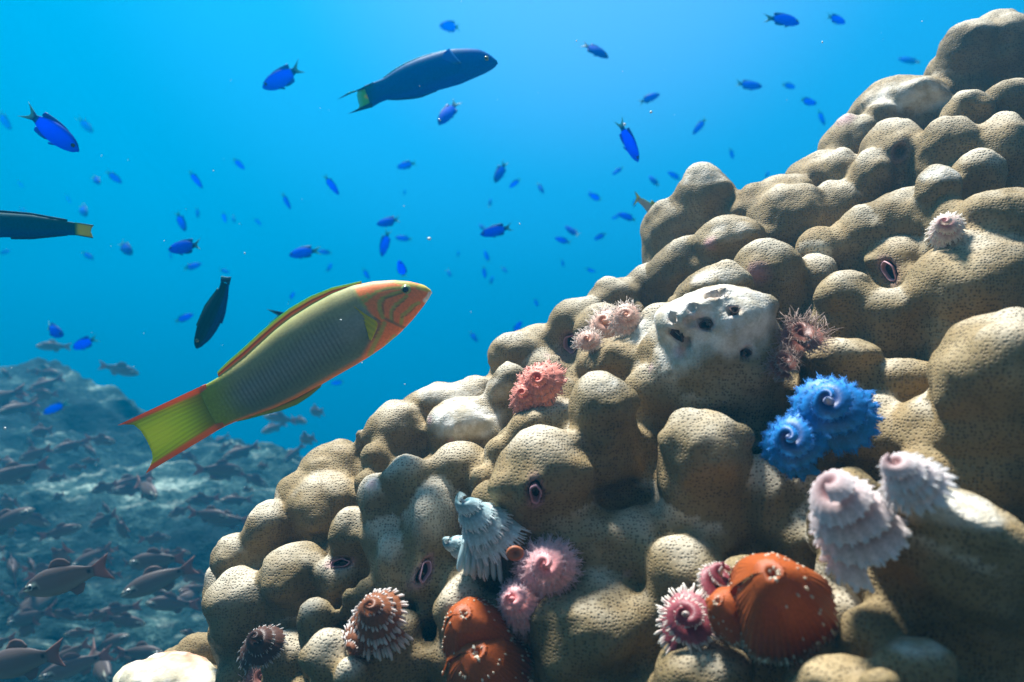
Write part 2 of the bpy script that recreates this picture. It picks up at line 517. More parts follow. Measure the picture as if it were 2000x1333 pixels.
# coral material: tan tissue stippled with corallite pores
cm, t, b = new_mat("porous_coral")
tcn = t.nodes.new("ShaderNodeTexCoord")
ob = tcn.outputs["Object"]
vor = t.nodes.new("ShaderNodeTexVoronoi")
vor.inputs["Scale"].default_value = 560.0
vor.inputs["Randomness"].default_value = 0.6
wob = t.nodes.new("ShaderNodeTexNoise"); wob.inputs["Scale"].default_value = 300; t.links.new(ob, wob.inputs["Vector"])
vadd = t.nodes.new("ShaderNodeMix"); vadd.data_type = "VECTOR"; vadd.inputs["Factor"].default_value = 0.0012
t.links.new(ob, vadd.inputs["A"]); t.links.new(wob.outputs["Color"], vadd.inputs["B"])
t.links.new(vadd.outputs[1], vor.inputs["Vector"])
pore = maprange(t, vor.outputs["Distance"], 0.13, 0.52)
n1 = noise_tex(t, ob, 22, 4)
n2 = noise_tex(t, ob, 95, 4)
n3 = noise_tex(t, ob, 900, 2)
base = ramp(t, [(0.30, (0.14, 0.106, 0.045)), (0.5, (0.245, 0.183, 0.086)), (0.72, (0.37, 0.29, 0.16))], n1).outputs[0]
base = mixc(t, maprange(t, n2, 0.4, 0.75, 0, 0.55), base, (0.25, 0.165, 0.065))
base = mixc(t, maprange(t, noise_tex(t, ob, 9, 3), 0.44, 0.68, 0, 0.5), base, (0.13, 0.105, 0.05))
ba = t.nodes.new("ShaderNodeAttribute"); ba.attribute_name = "bleach_sunlit"
pa = t.nodes.new("ShaderNodeAttribute"); pa.attribute_name = "pinkish"
poreamt = maprange(t, noise_tex(t, ob, 40, 2), 0.3, 0.6, 0.55, 1.0)
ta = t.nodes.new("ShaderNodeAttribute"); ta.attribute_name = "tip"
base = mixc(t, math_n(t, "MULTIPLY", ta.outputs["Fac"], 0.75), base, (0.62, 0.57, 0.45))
dark = mixc(t, 0.70, base, (0.035, 0.022, 0.012))
inv = math_n(t, "SUBTRACT", 1.0, pore)
tissue = mixc(t, math_n(t, "MULTIPLY", inv, poreamt), base, dark)
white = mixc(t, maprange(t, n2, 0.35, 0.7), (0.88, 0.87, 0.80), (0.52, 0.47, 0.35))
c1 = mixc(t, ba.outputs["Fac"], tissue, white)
c2 = mixc(t, pa.outputs["Fac"], c1, (0.55, 0.27, 0.34))
c3 = mixc(t, maprange(t, n3, 0.2, 0.8, 0, 0.25), c2, (0.12, 0.08, 0.045))
t.links.new(c3, b.inputs["Base Color"])
b.inputs["Roughness"].default_value = 0.75
b.inputs["Specular IOR Level"].default_value = 0.25
hsum = math_n(t, "ADD", math_n(t, "MULTIPLY", math_n(t, "MULTIPLY", pore, math_n(t, "SUBTRACT", 1.0, math_n(t, "MULTIPLY", ba.outputs["Fac"], 0.8))), 1.0), math_n(t, "MULTIPLY", n2, 1.5))
bp = t.nodes.new("ShaderNodeBump"); bp.inputs["Strength"].default_value = 0.55; bp.inputs["Distance"].default_value = 0.0011
t.links.new(hsum, bp.inputs["Height"]); t.links.new(bp.outputs[0], b.inputs["Normal"])
CORAL_MAT = cm

# hand each face to its knob; the rest is the colony's body
FC = CV[CF].mean(1)
best = np.full(len(FC), 0.5); own = np.full(len(FC), -1)
for i in range(N_VIS):
    q = (FC - lobe_c[i]) @ lobe_inv[i].T
    val = np.linalg.norm(q, axis=1) - 1.0
    m = val < best
    m &= val < 0.42
    best[m] = val[m]; own[m] = i
count = np.bincount(own[own >= 0], minlength=N_VIS)
rank = np.argsort(-count)
keep = set(rank[:98].tolist())
def submesh(sel, name, parent):
    f = CF[sel]
    used, inv_ = np.unique(f, return_inverse=True)
    return mesh_obj(name, CV[used], inv_.reshape(-1, 4), CORAL_MAT, parent, normals=CN[used], attrs={"bleach_sunlit": bleach_sunlit[used], "pinkish": pk[used], "tip": tipv[used]})
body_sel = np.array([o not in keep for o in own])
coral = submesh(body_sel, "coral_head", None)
tag(coral, "huge tan knobbly coral head, pitted with fine pores, filling the slope beside the open water", "coral")
for i in sorted(keep):
    if count[i] > 30:
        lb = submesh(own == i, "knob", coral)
        fb = bleach_sunlit[np.unique(CF[own == i])].mean()
        if fb > 0.35: lb["label"] = "bleached white knob"

PINK_RIM, t, b = new_mat("burrow_lining")
b.inputs["Base Color"].default_value = (0.46, 0.24, 0.27, 1); b.inputs["Roughness"].default_value = 0.6
DARK_LIN, t, b = new_mat("burrow_wall")
b.inputs["Base Color"].default_value = (0.10, 0.055, 0.035, 1); b.inputs["Roughness"].default_value = 0.8
for (loc, nor, e1, e2, a, bb, dp, lab, rim, f) in holes:
    if lab is None: continue
    vs, fs = [], []
    prof = [(1.16, -.0003), (1.10, .0007), (1.0, .0007), (0.93, .0001), (0.88, -.35 * dp), (0.78, -.75 * dp), (0.3, -1.05 * dp)]
    n = 28
    for r, h in prof:
        for k in range(n):
            an = 2 * math.pi * k / n
            w = 1 + 0.07 * math.sin(3 * an + a * 9000) + 0.05 * math.sin(5 * an + 1)
            vs.append(loc + e1 * a * r * w * math.cos(an) + e2 * bb * r * w * math.sin(an) + nor * (h + 0.0004 * math.sin(2 * an + 1)))
    for j in range(len(prof) - 1):
        for k in range(n):
            fs.append((j * n + k, j * n + (k + 1) % n, (j + 1) * n + (k + 1) % n, (j + 1) * n + k))
    fs.append(tuple((len(prof) - 1) * n + k for k in range(n)))
    o = mesh_obj("burrow", vs, fs, PINK_RIM if "brown" not in lab else DARK_LIN, coral)
    o.data.materials.append(DARK_LIN)
    for p in o.data.polygons:
        if p.index >= 4 * n: p.material_index = len(o.data.materials) - 1
    o["label"] = lab

# ------------------------------------------------------------------ seabed and reef slope
CREST = [(-900, 690), (-300, 712), (0, 728), (150, 742), (270, 780), (400, 822), (590, 870), (800, 960), (1100, 1150), (1600, 1500), (3200, 1900)]
CD = 2.7
crest = np.array([P(x, y, CD) for x, y in CREST])
def h_terrain(x, y):
    # crest runs along x at y ~ CD; falls towards the camera and behind
    H = np.interp(x, crest[:, 0], crest[:, 2])
    yc = CD + 0.25 * math.sin(x * 1.7)
    if y < yc:
        z = H - 0.25 * (yc - y) - 0.02 * (yc - y) ** 2
    else:
        z = H - 0.38 * (y - yc) - 0.08 * (y - yc) ** 2
    z = max(z, -0.6 + 0.1 * mnoise.noise(Vector((x, y, 0))))
    q = Vector((x, y, 3.1))
    a = 0.07 * mnoise.fractal(q * 2.2, 0.7, 2.1, 4) + 0.035 * abs(mnoise.noise(q * 7.0)) + 0.028 * mnoise.fractal(q * 16.0, 0.6, 2.0, 3)
    return z + a
xs = np.concatenate([np.linspace(-16, -4, 22)[:-1], np.linspace(-4, 1.8, 330), np.linspace(1.8, 12, 26)[1:]])
ys = np.concatenate([np.linspace(-1, .55, 8)[:-1], np.linspace(.55, 3.6, 220), np.linspace(3.6, 9, 40)[1:], np.linspace(9, 13, 8)[1:]])
vs = [(x, y, h_terrain(x, y)) for y in ys for x in xs]
nx = len(xs)
fs = [(j * nx + i, j * nx + i + 1, (j + 1) * nx + i + 1, (j + 1) * nx + i) for j in range(len(ys) - 1) for i in range(nx - 1)]
sm, t, b = new_mat("reef_rubble")
tcn = t.nodes.new("ShaderNodeTexCoord"); ob = tcn.outputs["Object"]
mp = t.nodes.new("ShaderNodeMapping"); mp.inputs["Scale"].default_value = (1.0, 0.7, 2.2); mp.inputs["Rotation"].default_value = (0, R(14), 0)
t.links.new(ob, mp.inputs["Vector"])
a1 = noise_tex(t, mp.outputs[0], 2.3, 5, 0.62)
a2 = noise_tex(t, mp.outputs[0], 17, 5, 0.7)
a3 = noise_tex(t, ob, 80, 3, 0.6)
mixn = math_n(t, "ADD", math_n(t, "MULTIPLY", a1, 0.55), math_n(t, "ADD", math_n(t, "MULTIPLY", a2, 0.35), math_n(t, "MULTIPLY", a3, 0.15)))
rc = ramp(t, [(0.43, (0.003, 0.015, 0.020)), (0.53, (0.008, 0.033, 0.038)), (0.60, (0.05, 0.11, 0.105)), (0.70, (0.40, 0.52, 0.45))], mixn, "LINEAR").outputs[0]  # teal water tint and sunlit dapples are painted into the rubble colours
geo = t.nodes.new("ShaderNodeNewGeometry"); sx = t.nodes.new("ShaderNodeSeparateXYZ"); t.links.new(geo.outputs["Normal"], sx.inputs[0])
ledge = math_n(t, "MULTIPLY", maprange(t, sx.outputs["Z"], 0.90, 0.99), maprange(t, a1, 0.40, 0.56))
rc = mixc(t, math_n(t, "MULTIPLY", ledge, maprange(t, a3, 0.3, 0.6, 0.0, 0.30)), rc, (0.42, 0.52, 0.44))  # pale sediment on flat ledges, also painting the sunlit crest band
t.links.new(rc, b.inputs["Base Color"]); b.inputs["Roughness"].default_value = 0.9; b.inputs["Specular IOR Level"].default_value = 0.1
bp = t.nodes.new("ShaderNodeBump"); bp.inputs["Strength"].default_value = 0.8; bp.inputs["Distance"].default_value = 0.02
t.links.new(math_n(t, "ADD", a2, math_n(t, "MULTIPLY", a3, 0.5)), bp.inputs["Height"]); t.links.new(bp.outputs[0], b.inputs["Normal"])
seabed = tag(mesh_obj("seabed", vs, fs, sm), "dim reef slope of pale rubble, dark rock and painted sun dapples below the fish school", "seabed", kind="structure")
SBVH = BVHTree.FromPolygons([Vector(v) for v in vs], fs)

# ------------------------------------------------------------------ the water's own haze
bm = bmesh.new()
bmesh.ops.create_cube(bm, size=1.0)
for v in bm.verts:
    v.co = ((-16.5 if v.co.x < 0 else 12.5), (-1.3 if v.co.y < 0 else 13.5), (-2.0 if v.co.z < 0 else 3.1))
hm = bpy.data.meshes.new("haze"); bm.to_mesh(hm); bm.free()
hmat = bpy.data.materials.new("water_haze"); hmat.use_nodes = True
t = hmat.node_tree; t.nodes.clear()
out = t.nodes.new("ShaderNodeOutputMaterial"); pv = t.nodes.new("ShaderNodeVolumePrincipled")
pv.inputs["Color"].default_value = (0.0, 0.245, 0.445, 1)
pv.inputs["Density"].default_value = 0.16
pv.inputs["Anisotropy"].default_value = 0.5
t.links.new(pv.outputs[0], out.inputs["Volume"])
hm.materials.append(hmat)
tag(link(bpy.data.objects.new("haze", hm)), "blue haze of the sea water itself", "water", kind="stuff")
# ------------------------------------------------------------------ fish
def gauss(v, k):
    v = np.asarray(v, float)
    for _ in range(k):
        w = np.concatenate([[v[0]], v, [v[-1]]])
        v = 0.25 * w[:-2] + 0.5 * w[1:-1] + 0.25 * w[2:]
    return v

class Frame:
    """a fish's own axes: photo pixels of its side view <-> local metres (x to the head, z to the back)"""
    def __init__(self, ox, oy, ang, depth, yaw=0.0, flip=1):
        self.ox, self.oy, self.s = ox, oy, K / 1000 * depth
        self.ca, self.sa = math.cos(R(ang)), math.sin(R(ang))
        self.flip = flip                                       # -1: back on the other side of the axis
        ex = self.ca * RT + self.sa * UP
        ez = (-self.sa * RT + self.ca * UP) * flip
        ey = np.cross(ez, ex)
        m = Matrix.Identity(4)
        for k in range(3):
            m[k][0], m[k][1], m[k][2], m[k][3] = ex[k], ey[k], ez[k], P(ox, oy, depth)[k]
        self.m = m @ Matrix.Rotation(R(yaw), 4, "Z")
        self.stretch = 1 / math.cos(R(yaw))
    def loc(self, pts):
        p = np.atleast_2d(np.array(pts, float))
        dx, dy = p[:, 0] - self.ox, self.oy - p[:, 1]
        return np.stack([(dx * self.ca + dy * self.sa) * self.s * self.stretch, (-dx * self.sa + dy * self.ca) * self.s * self.flip], 1)
    def pix(self, xz):
        xz = np.asarray(xz)
        a, b = xz[:, 0] / self.s / self.stretch, xz[:, 1] / self.s * self.flip
        return np.stack([self.ox + a * self.ca - b * self.sa, self.oy - (a * self.sa + b * self.ca)], 1)

def body_mesh(top, bot, wr, nu=120, nt=48, smooth=6, expo=0.85, nose=0.0):
    """loft of rounded cross-sections between a back line and a belly line (both (n,2) local x,z, any order)"""
    top = np.array(sorted(map(tuple, top))); bot = np.array(sorted(map(tuple, bot)))
    x0, x1 = min(top[0, 0], bot[0, 0]), max(top[-1, 0], bot[-1, 0])
    u = np.linspace(0, 1, nu)
    u = u + 0.035 * np.sin(2 * np.pi * u) * -1
    X = x0 + (x1 - x0) * u
    zt = gauss(np.interp(X, top[:, 0], top[:, 1]), smooth)
    zb = gauss(np.interp(X, bot[:, 0], bot[:, 1]), smooth)
    c, h = (zt + zb) / 2, np.maximum((zt - zb) / 2, 1e-5)
    hm = h.max()
    v = (X - x0) / (x1 - x0)
    wid = gauss(np.minimum(h * 1.0, hm) * wr * (0.30 + 0.70 * np.clip(v * 2.2, 0, 1) ** 0.8), smooth * 2)
    wid = np.minimum(wid, h * 1.05)
    th = np.linspace(0, 2 * np.pi, nt, endpoint=False)
    cs, sn = np.cos(th), np.sin(th)
    yy = np.sign(cs) * np.abs(cs) ** expo
    V = np.stack([np.repeat(X, nt), (wid[:, None] * yy[None]).ravel(), (c[:, None] + h[:, None] * sn[None]).ravel()], 1)
    F = []
    for i in range(nu - 1):
        for k in range(nt):
            F.append((i * nt + k, (i + 1) * nt + k, (i + 1) * nt + (k + 1) % nt, i * nt + (k + 1) % nt))
    F.append(tuple(range(nt))[::1]); F.append(tuple((nu - 1) * nt + k for k in range(nt))[::-1])
    S = np.tile(sn, nu); T = np.repeat(v, nt)
    info = dict(X=X, c=c, h=h, w=wid)
    return V, F, T, S, info

def fin_mesh(A, B, nv=8, th=0.0006, ripple=0.0, ny=0.0, bend=0.0):
    """thin fin between a base line A and a free edge B (equal counts, local x,z); thickest at the base"""
    A, B = np.array(A, float), np.array(B, float)
    n = len(A)
    L = np.linspace(0, 1, nv)
    V, q = [], []
    for side in (1, -1):
        for j, w in enumerate(L):
            pt = A * (1 - w) + B * w
            for i in range(n):
                off = ripple * math.sin(i * 2.4) * w + bend * w * w
                V.append((pt[i, 0], ny + side * th * 0.5 * (1 - 0.8 * w) + off, pt[i, 1])); q.append((i / (n - 1), w))
    F = []
    m = n * nv
    for j in range(nv - 1):
        for i in range(n - 1):
            a, b_, c_, d_ = j * n + i, j * n + i + 1, (j + 1) * n + i + 1, (j + 1) * n + i
            F.append((a, b_, c_, d_)); F.append((m + d_, m + c_, m + b_, m + a))
    ring = [i for i in range(n)] + [j * n + n - 1 for j in range(1, nv)] + [(nv - 1) * n + i for i in range(n - 2, -1, -1)] + [j * n for j in range(nv - 2, 0, -1)]
    for a, b_ in zip(ring, ring[1:] + ring[:1]):
        F.append((b_, a, a + m, b_ + m))
    return np.array(V), F, np.array(q)

def resample(pts, n):
    p = np.array(pts, float)
    d = np.concatenate([[0], np.cumsum(np.linalg.norm(np.diff(p, axis=0), axis=1))])
    t = np.linspace(0, d[-1], n)
    return np.stack([np.interp(t, d, p[:, k]) for k in range(2)], 1)

def pl_dist(p, line):
    """distance of points (n,2) to a polyline, and how far along it"""
    best = np.full(len(p), 1e9)
    line = np.array(line, float)
    for a, b_ in zip(line[:-1], line[1:]):
        d = b_ - a
        u = np.clip(((p - a) @ d) / (d @ d), 0, 1)
        best = np.minimum(best, np.linalg.norm(p - a - u[:, None] * d, axis=1))
    return best

def blend(c, col, f):
    f = np.clip(f, 0, 1)[:, None]
    return c * (1 - f) + np.array(col) * f

def sm(x, a, b_):
    u = np.clip((x - a) / (b_ - a), 0, 1)
    return u * u * (3 - 2 * u)

FISH_MAT = attr_mat("scaled_skin", 0.5, 0.2, 0.12, 900, mottled=0.10)
FIN_MAT = attr_mat("fin_membrane", 0.45, 0.3, trans=0.45)
DAMSEL_MAT = attr_mat("blue_scales", 0.6, 0.08, 0.0, 900, trans=0.62, mottled=0.08)
DARK_MAT = attr_mat("dark_scales", 0.55, 0.12, 0.08, 900, trans=0.45, mottled=0.10)
EYE_BLACK, t, b = new_mat("pupil"); b.inputs["Base Color"].default_value = (0.008, 0.01, 0.014, 1); b.inputs["Roughness"].default_value = 0.08
EYE_RING, t, b = new_mat("iris"); b.inputs["Base Color"].default_value = (0.22, 0.30, 0.10, 1); b.inputs["Roughness"].default_value = 0.25
EYE_PALE, t, b = new_mat("pale_iris"); b.inputs["Base Color"].default_value = (0.65, 0.66, 0.60, 1); b.inputs["Roughness"].default_value = 0.25

def eye(parent, x, z, y, r, ring=EYE_RING, bulge=0.55):
    """a domed eye set in the flank; iris with a pupil of its own"""
    v, f = icosphere(2)
    side = np.sign(y)
    o = mesh_obj("eye", v * [r, r * bulge, r] + [x, y, z], f, ring, parent)
    p = mesh_obj("pupil", v * [r * .6, r * .4, r * .62] + [x, y + side * r * bulge * 0.55, z], f, EYE_BLACK, o)
    return o

# ---- the big orange-headed wrasse
fr = Frame(560, 715, 26.6, 0.50)
top = [(843, 571), (838, 562), (825, 556), (800, 550), (770, 547.5), (730, 550), (690, 558), (650, 574), (610, 596), (570, 621), (540, 644), (510, 671), (480, 698), (450, 721), (430, 735), (408, 748), (391, 757)]
bot = [(843, 573), (838, 583), (825, 601), (805, 626), (780, 652), (750, 677), (720, 698), (690, 716), (660, 733), (620, 756), (580, 778), (540, 796), (500, 810), (460, 824), (442, 832), (429, 839)]
V, F, T, S, inf = body_mesh(fr.loc(top), fr.loc(bot), 0.52, 230, 96, 3)
pp = fr.pix(V[:, [0, 2]])
z7 = lambda pts: [(650 + x / 7.014, 530 + y / 7.014) for x, y in pts]
c = np.tile(np.array((0.31, 0.295, 0.14)), (len(V), 1))
ax = (pp[:, 0] - 560) * fr.ca - (pp[:, 1] - 715) * fr.sa                  # along the fish, px
# flank: olive back, blue-grey middle with fine vertical scale rows, dark belly
c = blend(c, (0.25, 0.27, 0.22), sm(-S, -0.55, 0.05))
c = blend(c, (0.15, 0.20, 0.14), sm(-S, 0.15, 0.75))
c = blend(c, (0.30, 0.29, 0.10), sm(S, 0.45, 0.95) * 0.8)
rows = 0.5 + 0.5 * np.sin(ax / 8.6 * 2 * np.pi + 1.2 * np.sin(S * 2.5))
c = c * (1 - 0.42 * (rows ** 2 * sm(0.75 - np.abs(S + 0.1), 0, 0.4) * sm(-ax, -150, -110))[:, None])
c = blend(c, (0.30, 0.35, 0.025), sm(-ax, 85, 165))
c = blend(c, (0.75, 0.22, 0.05), sm(-ax, 150, 195) * sm(np.abs(S), .86, .97))
c = blend(c, (0.70, 0.22, 0.05), sm(-S, 0.86, 0.98) * sm(ax + 200, 0, 60) * 0.9)
# head
headline = z7([(250, 120), (330, 260), (420, 430), (560, 600), (650, 690), (640, 800), (560, 960), (430, 1180), (330, 1330)])
hl = np.array(headline)
hx = np.interp(pp[:, 1], hl[:, 1], hl[:, 0])
hf = sm(pp[:, 0] - hx, -7, 7)
hc = np.tile(np.array((0.86, 0.215, 0.05)), (len(V), 1))
gr = (0.36, 0.38, 0.07)
for ln, w in ((z7([(960, 235), (780, 250), (640, 290), (550, 360), (470, 430)]), 5), (z7([(950, 300), (850, 330), (720, 385), (675, 440), (680, 530), (720, 640)]), 6),
              (z7([(1030, 350), (980, 400), (890, 470), (840, 540), (830, 620), (840, 690)]), 5), (z7([(1190, 440), (1110, 480), (1050, 550), (975, 610), (955, 720)]), 5),
              (z7([(740, 720), (690, 840), (600, 1000), (520, 1150)]), 6), (z7([(860, 900), (740, 1040), (620, 1150), (450, 1280)]), 7), (z7([(1180, 220), (1300, 240)]), 8),
              (z7([(270, 180), (330, 330), (480, 520)]), 8), (z7([(880, 150), (1000, 180), (1120, 200)]), 6), (z7([(520, 330), (400, 400), (480, 540), (600, 650)]), 4)):
    hc = blend(hc, gr, (1 - sm(pl_dist(pp, ln), w * 0.45, w * 0.9)) * 0.85)
for ln, w in ((z7([(975, 300), (880, 345), (750, 385), (715, 470), (735, 600)]), 1.6), (z7([(1020, 390), (900, 500), (855, 560), (850, 680)]), 1.3), (z7([(1160, 470), (1050, 600), (960, 640)]), 1.0),
              (z7([(960, 240), (800, 262), (700, 290)]), 1.0), (z7([(760, 665), (860, 710), (980, 775)]), 3.2), (z7([(620, 650), (680, 690), (670, 780), (600, 900)]), 2.4)):
    hc = blend(hc, (0.16, 0.13, 0.05), (1 - sm(pl_dist(pp, ln), w * 0.4, w * 1.3)) * 0.8)
hc = blend(hc, (0.72, 0.55, 0.10), 1 - sm(pl_dist(pp, z7([(1230, 215), (1320, 245)])), 3, 10))
hc = blend(hc, (0.80, 0.74, 0.66), 1 - sm(pl_dist(pp, [(841, 575), (838, 582), (832, 588)]), 2.5, 7))
c = c * (1 - hf[:, None]) + hc * hf[:, None]
c = blend(c, (0.10, 0.34, 0.16), sm(S, 0.955, 0.992) * 0.8)
w1 = mesh_obj("wrasse", V, F, FISH_MAT, None, c)
w1.matrix_world = fr.m
tag(w1, "large orange headed wrasse with olive flanks and yellow tail, swimming up towards the coral", "fish")
side = -1
eyl = fr.loc([(795, 567.5)])[0]
wi = lambda x: float(np.interp(x, inf["X"], inf["w"]))
def flank_y(inf, x, z):
    cc, hh, ww = (float(np.interp(x, inf["X"], inf[k])) for k in ("c", "h", "w"))
    return ww * max(0.05, 1 - min(1, abs((z - cc) / hh)) ** 2) ** 0.5
e = eye(w1, eyl[0], eyl[1], -flank_y(inf, *eyl) + 0.0004, 0.0037)
eye(w1, eyl[0], eyl[1], flank_y(inf, *eyl) - 0.0004, 0.0037)
# dorsal and anal fins
def fin_along(name, parent, fr, base, edge, colf, n=70, nv=7, th=0.0008, ripple=0.0002, mat=None, ny=0.0, bend=0.0):
    A, B = fr.loc(resample(base, n)), fr.loc(resample(edge, n))
    V, F, q = fin_mesh(A, B, nv, th, ripple, ny, bend)
    return mesh_obj(name, V, F, mat or FIN_MAT, parent, colf(q, fr.pix(V[:, [0, 2]])))
def dors_col(q, p):
    c = np.tile(np.array((0.42, 0.36, 0.12)), (len(q), 1))
    c = blend(c, (0.75, 0.20, 0.04), sm(q[:, 1], 0.36, 0.46))
    c = blend(c, (0.25, 0.06, 0.02), 1 - sm(np.abs(q[:, 1] - 0.62), 0.03, 0.09))
    c = blend(c, (0.70, 0.66, 0.12), sm(q[:, 1], 0.66, 0.74))
    return blend(c, (0.16, 0.62, 0.20), sm(q[:, 1], 0.84, 0.97))
fin_along("dorsal_fin", w1, fr, [(706, 560), (650, 580), (610, 602), (570, 627), (540, 651), (510, 677), (480, 703), (450, 726), (428, 741)],
          [(706, 549), (648, 562), (606, 579), (566, 602), (535, 626), (504, 653), (474, 681), (444, 707), (424, 727)], dors_col, 70, 14)
def anal_col(q, p):
    c = np.tile(np.array((0.10, 0.05, 0.03)), (len(q), 1))
    c = blend(c, (0.50, 0.50, 0.07), sm(q[:, 1], 0.15, 0.4))
    return blend(c, (0.16, 0.50, 0.12), sm(q[:, 1], 0.7, 0.95))
fin_along("anal_fin", w1, fr, [(630, 748), (600, 765), (570, 780), (540, 793), (510, 804), (480, 814), (462, 820)],
          [(626, 757), (606, 774), (580, 791), (548, 803), (515, 811), (482, 820), (463, 824)], anal_col)
def tail_col1(q, p):
    c = np.tile(np.array((0.55, 0.66, 0.012)), (len(q), 1))
    ray = 0.5 + 0.5 * np.sin(q[:, 0] * 85 + 1.5 * np.sin(q[:, 1] * 4))
    c = c * (0.78 + 0.35 * ray[:, None])
    c = blend(c, (0.75, 0.78, 0.03), sm(q[:, 1], 0.35, 0.8) * (1 - sm(np.abs(q[:, 0] - .5), .1, .35)) * 0.7)
    c = blend(c, (0.22, 0.26, 0.018), (1 - sm(q[:, 1], 0.05, 0.5)) * 0.95)
    return blend(c, (0.80, 0.23, 0.05), sm(np.abs(q[:, 0] - 0.5), 0.33, 0.40))
ub = [(403, 750.5), (409, 764), (416, 779), (424, 796), (432, 813), (440, 831.5)]
te = [(230, 831), (244, 829), (262, 830), (276, 842), (288, 862), (297, 882), (299, 896), (294, 910), (285, 925)]
fin_along("tail_fin", w1, fr, ub, te, tail_col1, 60, 26, 0.004, 0.0003)
# pectoral fin folded on the flank
yp = -flank_y(inf, *fr.loc([(735, 630)])[0]) - 0.0006
def pec_col(q, p):
    c = np.tile(np.array((0.85, 0.74, 0.03)), (len(q), 1))
    c = c * (0.85 + 0.2 * np.sin(q[:, 0] * 60)[:, None] ** 2)
    return blend(c, (0.10, 0.13, 0.10), sm(q[:, 1], 0.86, 1.0) * 0.8)
fin_along("pectoral_fin", w1, fr, z7([(640, 690), (660, 730), (645, 790), (620, 850), (575, 950)]), z7([(335, 490), (430, 600), (480, 720), (515, 830), (545, 940)]), pec_col, 24, 10, 0.0016, 0.0002, None, yp)

# ---- dark blue moon wrasse near the surface
z6 = lambda pts: [(660 + x / 6.06, 80 + y / 6.06) for x, y in pts]
fr = Frame(800, 155, 20, 0.85)
top = z6([(1888, 258), (1880, 240), (1830, 186), (1750, 138), (1670, 104), (1560, 96), (1380, 100), (1250, 122), (1100, 165), (950, 215), (800, 280), (680, 350), (550, 440), (470, 475), (400, 500)])
bot = z6([(1888, 262), (1880, 295), (1830, 335), (1740, 385), (1600, 445), (1450, 510), (1300, 553), (1180, 585), (1000, 655), (900, 672), (700, 692), (600, 692), (500, 730), (400, 790)])
V, F, T, S, inf = body_mesh(fr.loc(top), fr.loc(bot), 0.46, 120, 48, 5)
pp = fr.pix(V[:, [0, 2]])
def dark_blue(V, T, S):
    c = np.tile(np.array((0.0, 0.115, 0.44)), (len(V), 1))
    c = blend(c, (0.0, 0.17, 0.36), sm(S, 0.2, 0.95) * 0.8)
    return blend(c, (0.0, 0.09, 0.6), sm(-S, 0.35, 0.95))
c = dark_blue(V, T, S)
c = blend(c, (0.0, 0.14, 0.52), sm(pp[:, 0], 880, 930) * 0.7)
w2 = mesh_obj("wrasse", V, F, DARK_MAT, None, c); w2.matrix_world = fr.m
tag(w2, "dark blue wrasse with deeply forked crescent tail and yellow tail patch, high in open water", "fish")
def tail_col2(q, p):
    c = np.tile(np.array((0.10, 0.50, 0.16)), (len(q), 1))
    c = blend(c, (0.62, 0.55, 0.06), 1 - sm(np.linalg.norm((p - np.array([719, 189.5])) / [1.0, .7], axis=1), 4, 9))
    c = blend(c, (0.12, 0.60, 0.65), sm(q[:, 1], 0.55, 1.0) * 0.8)
    return blend(c, (0.006, 0.05, 0.20), sm(np.abs(q[:, 0] - 0.5), 0.26, 0.34))
fin_along("tail_fin", w2, fr, z6([(420, 494), (410, 560), (405, 620), (405, 700), (410, 783)]),
          z6([(-10, 700), (130, 610), (200, 590), (235, 600), (225, 640), (235, 700), (255, 770), (240, 805), (120, 866)]), tail_col2, 50, 20, 0.003, 0.0002)
fin_along("dorsal_fin", w2, fr, z6([(1300, 118), (1100, 172), (950, 222), (800, 287), (680, 357), (550, 447)]), z6([(1300, 106), (1090, 152), (935, 200), (785, 266), (660, 338), (535, 432)]),
          lambda q, p: blend(np.tile(np.array((0.0, 0.12, 0.3)), (len(q), 1)), (0.03, 0.55, 0.60), sm(q[:, 1], .4, .9)), 40)
fin_along("anal_fin", w2, fr, z6([(1180, 575), (1000, 640), (900, 660), (700, 682), (590, 685)]), z6([(1170, 600), (1000, 668), (900, 690), (700, 706), (590, 702)]),
          lambda q, p: np.tile(np.array((0.006, 0.06, 0.42)), (len(q), 1)), 30)
yp = -flank_y(inf, *fr.loc(z6([(1330, 230)]))[0]) - 0.004
fin_along("pectoral_fin", w2, fr, z6([(1470, 310), (1440, 318), (1410, 322)]), z6([(1330, 150), (1270, 200), (1240, 270)]),
          lambda q, p: blend(np.tile(np.array((0.005, 0.16, 0.55)), (len(q), 1)), (0.12, 0.40, 0.75), 1 - sm(np.abs(q[:, 0] - 0.05), 0.03, 0.12)), 18, 8, 0.0008, 0, None, yp + 0.0015, -0.004)
ey = fr.loc([(950, 118)])[0]
eye(w2, ey[0], ey[1], -flank_y(inf, *ey) + 0.0008, 0.0030)

# ---- wrasse that leaves the frame on one side, tail with a yellow patch
fr = Frame(60, 440, -3, 0.62)
top = [(-175, 452), (-168, 436), (-140, 420), (-90, 413), (-40, 413), (0, 416), (60, 420), (110, 429), (150, 436)]
bot = [(-175, 454), (-165, 466), (-130, 474), (-80, 474), (-30, 468), (0, 464), (60, 464), (110, 460), (150, 460)]
fr = Frame(0, 440, 180 - 4, 0.62, flip=-1)
V, F, T, S, inf = body_mesh(fr.loc(top), fr.loc(bot), 0.46, 100, 40, 5)
c = blend(np.tile(np.array((0.0, 0.11, 0.22)), (len(V), 1)), (0.0, 0.08, 0.36), sm(-S, 0.0, 0.9))
c = blend(c, (0.01, 0.10, 0.13), sm(S, 0.2, 0.9))
w3 = mesh_obj("wrasse", V, F, DARK_MAT, None, c); w3.matrix_world = fr.m
tag(w3, "dark teal wrasse cut off by the picture's edge, only its yellow patched tail end showing", "fish")
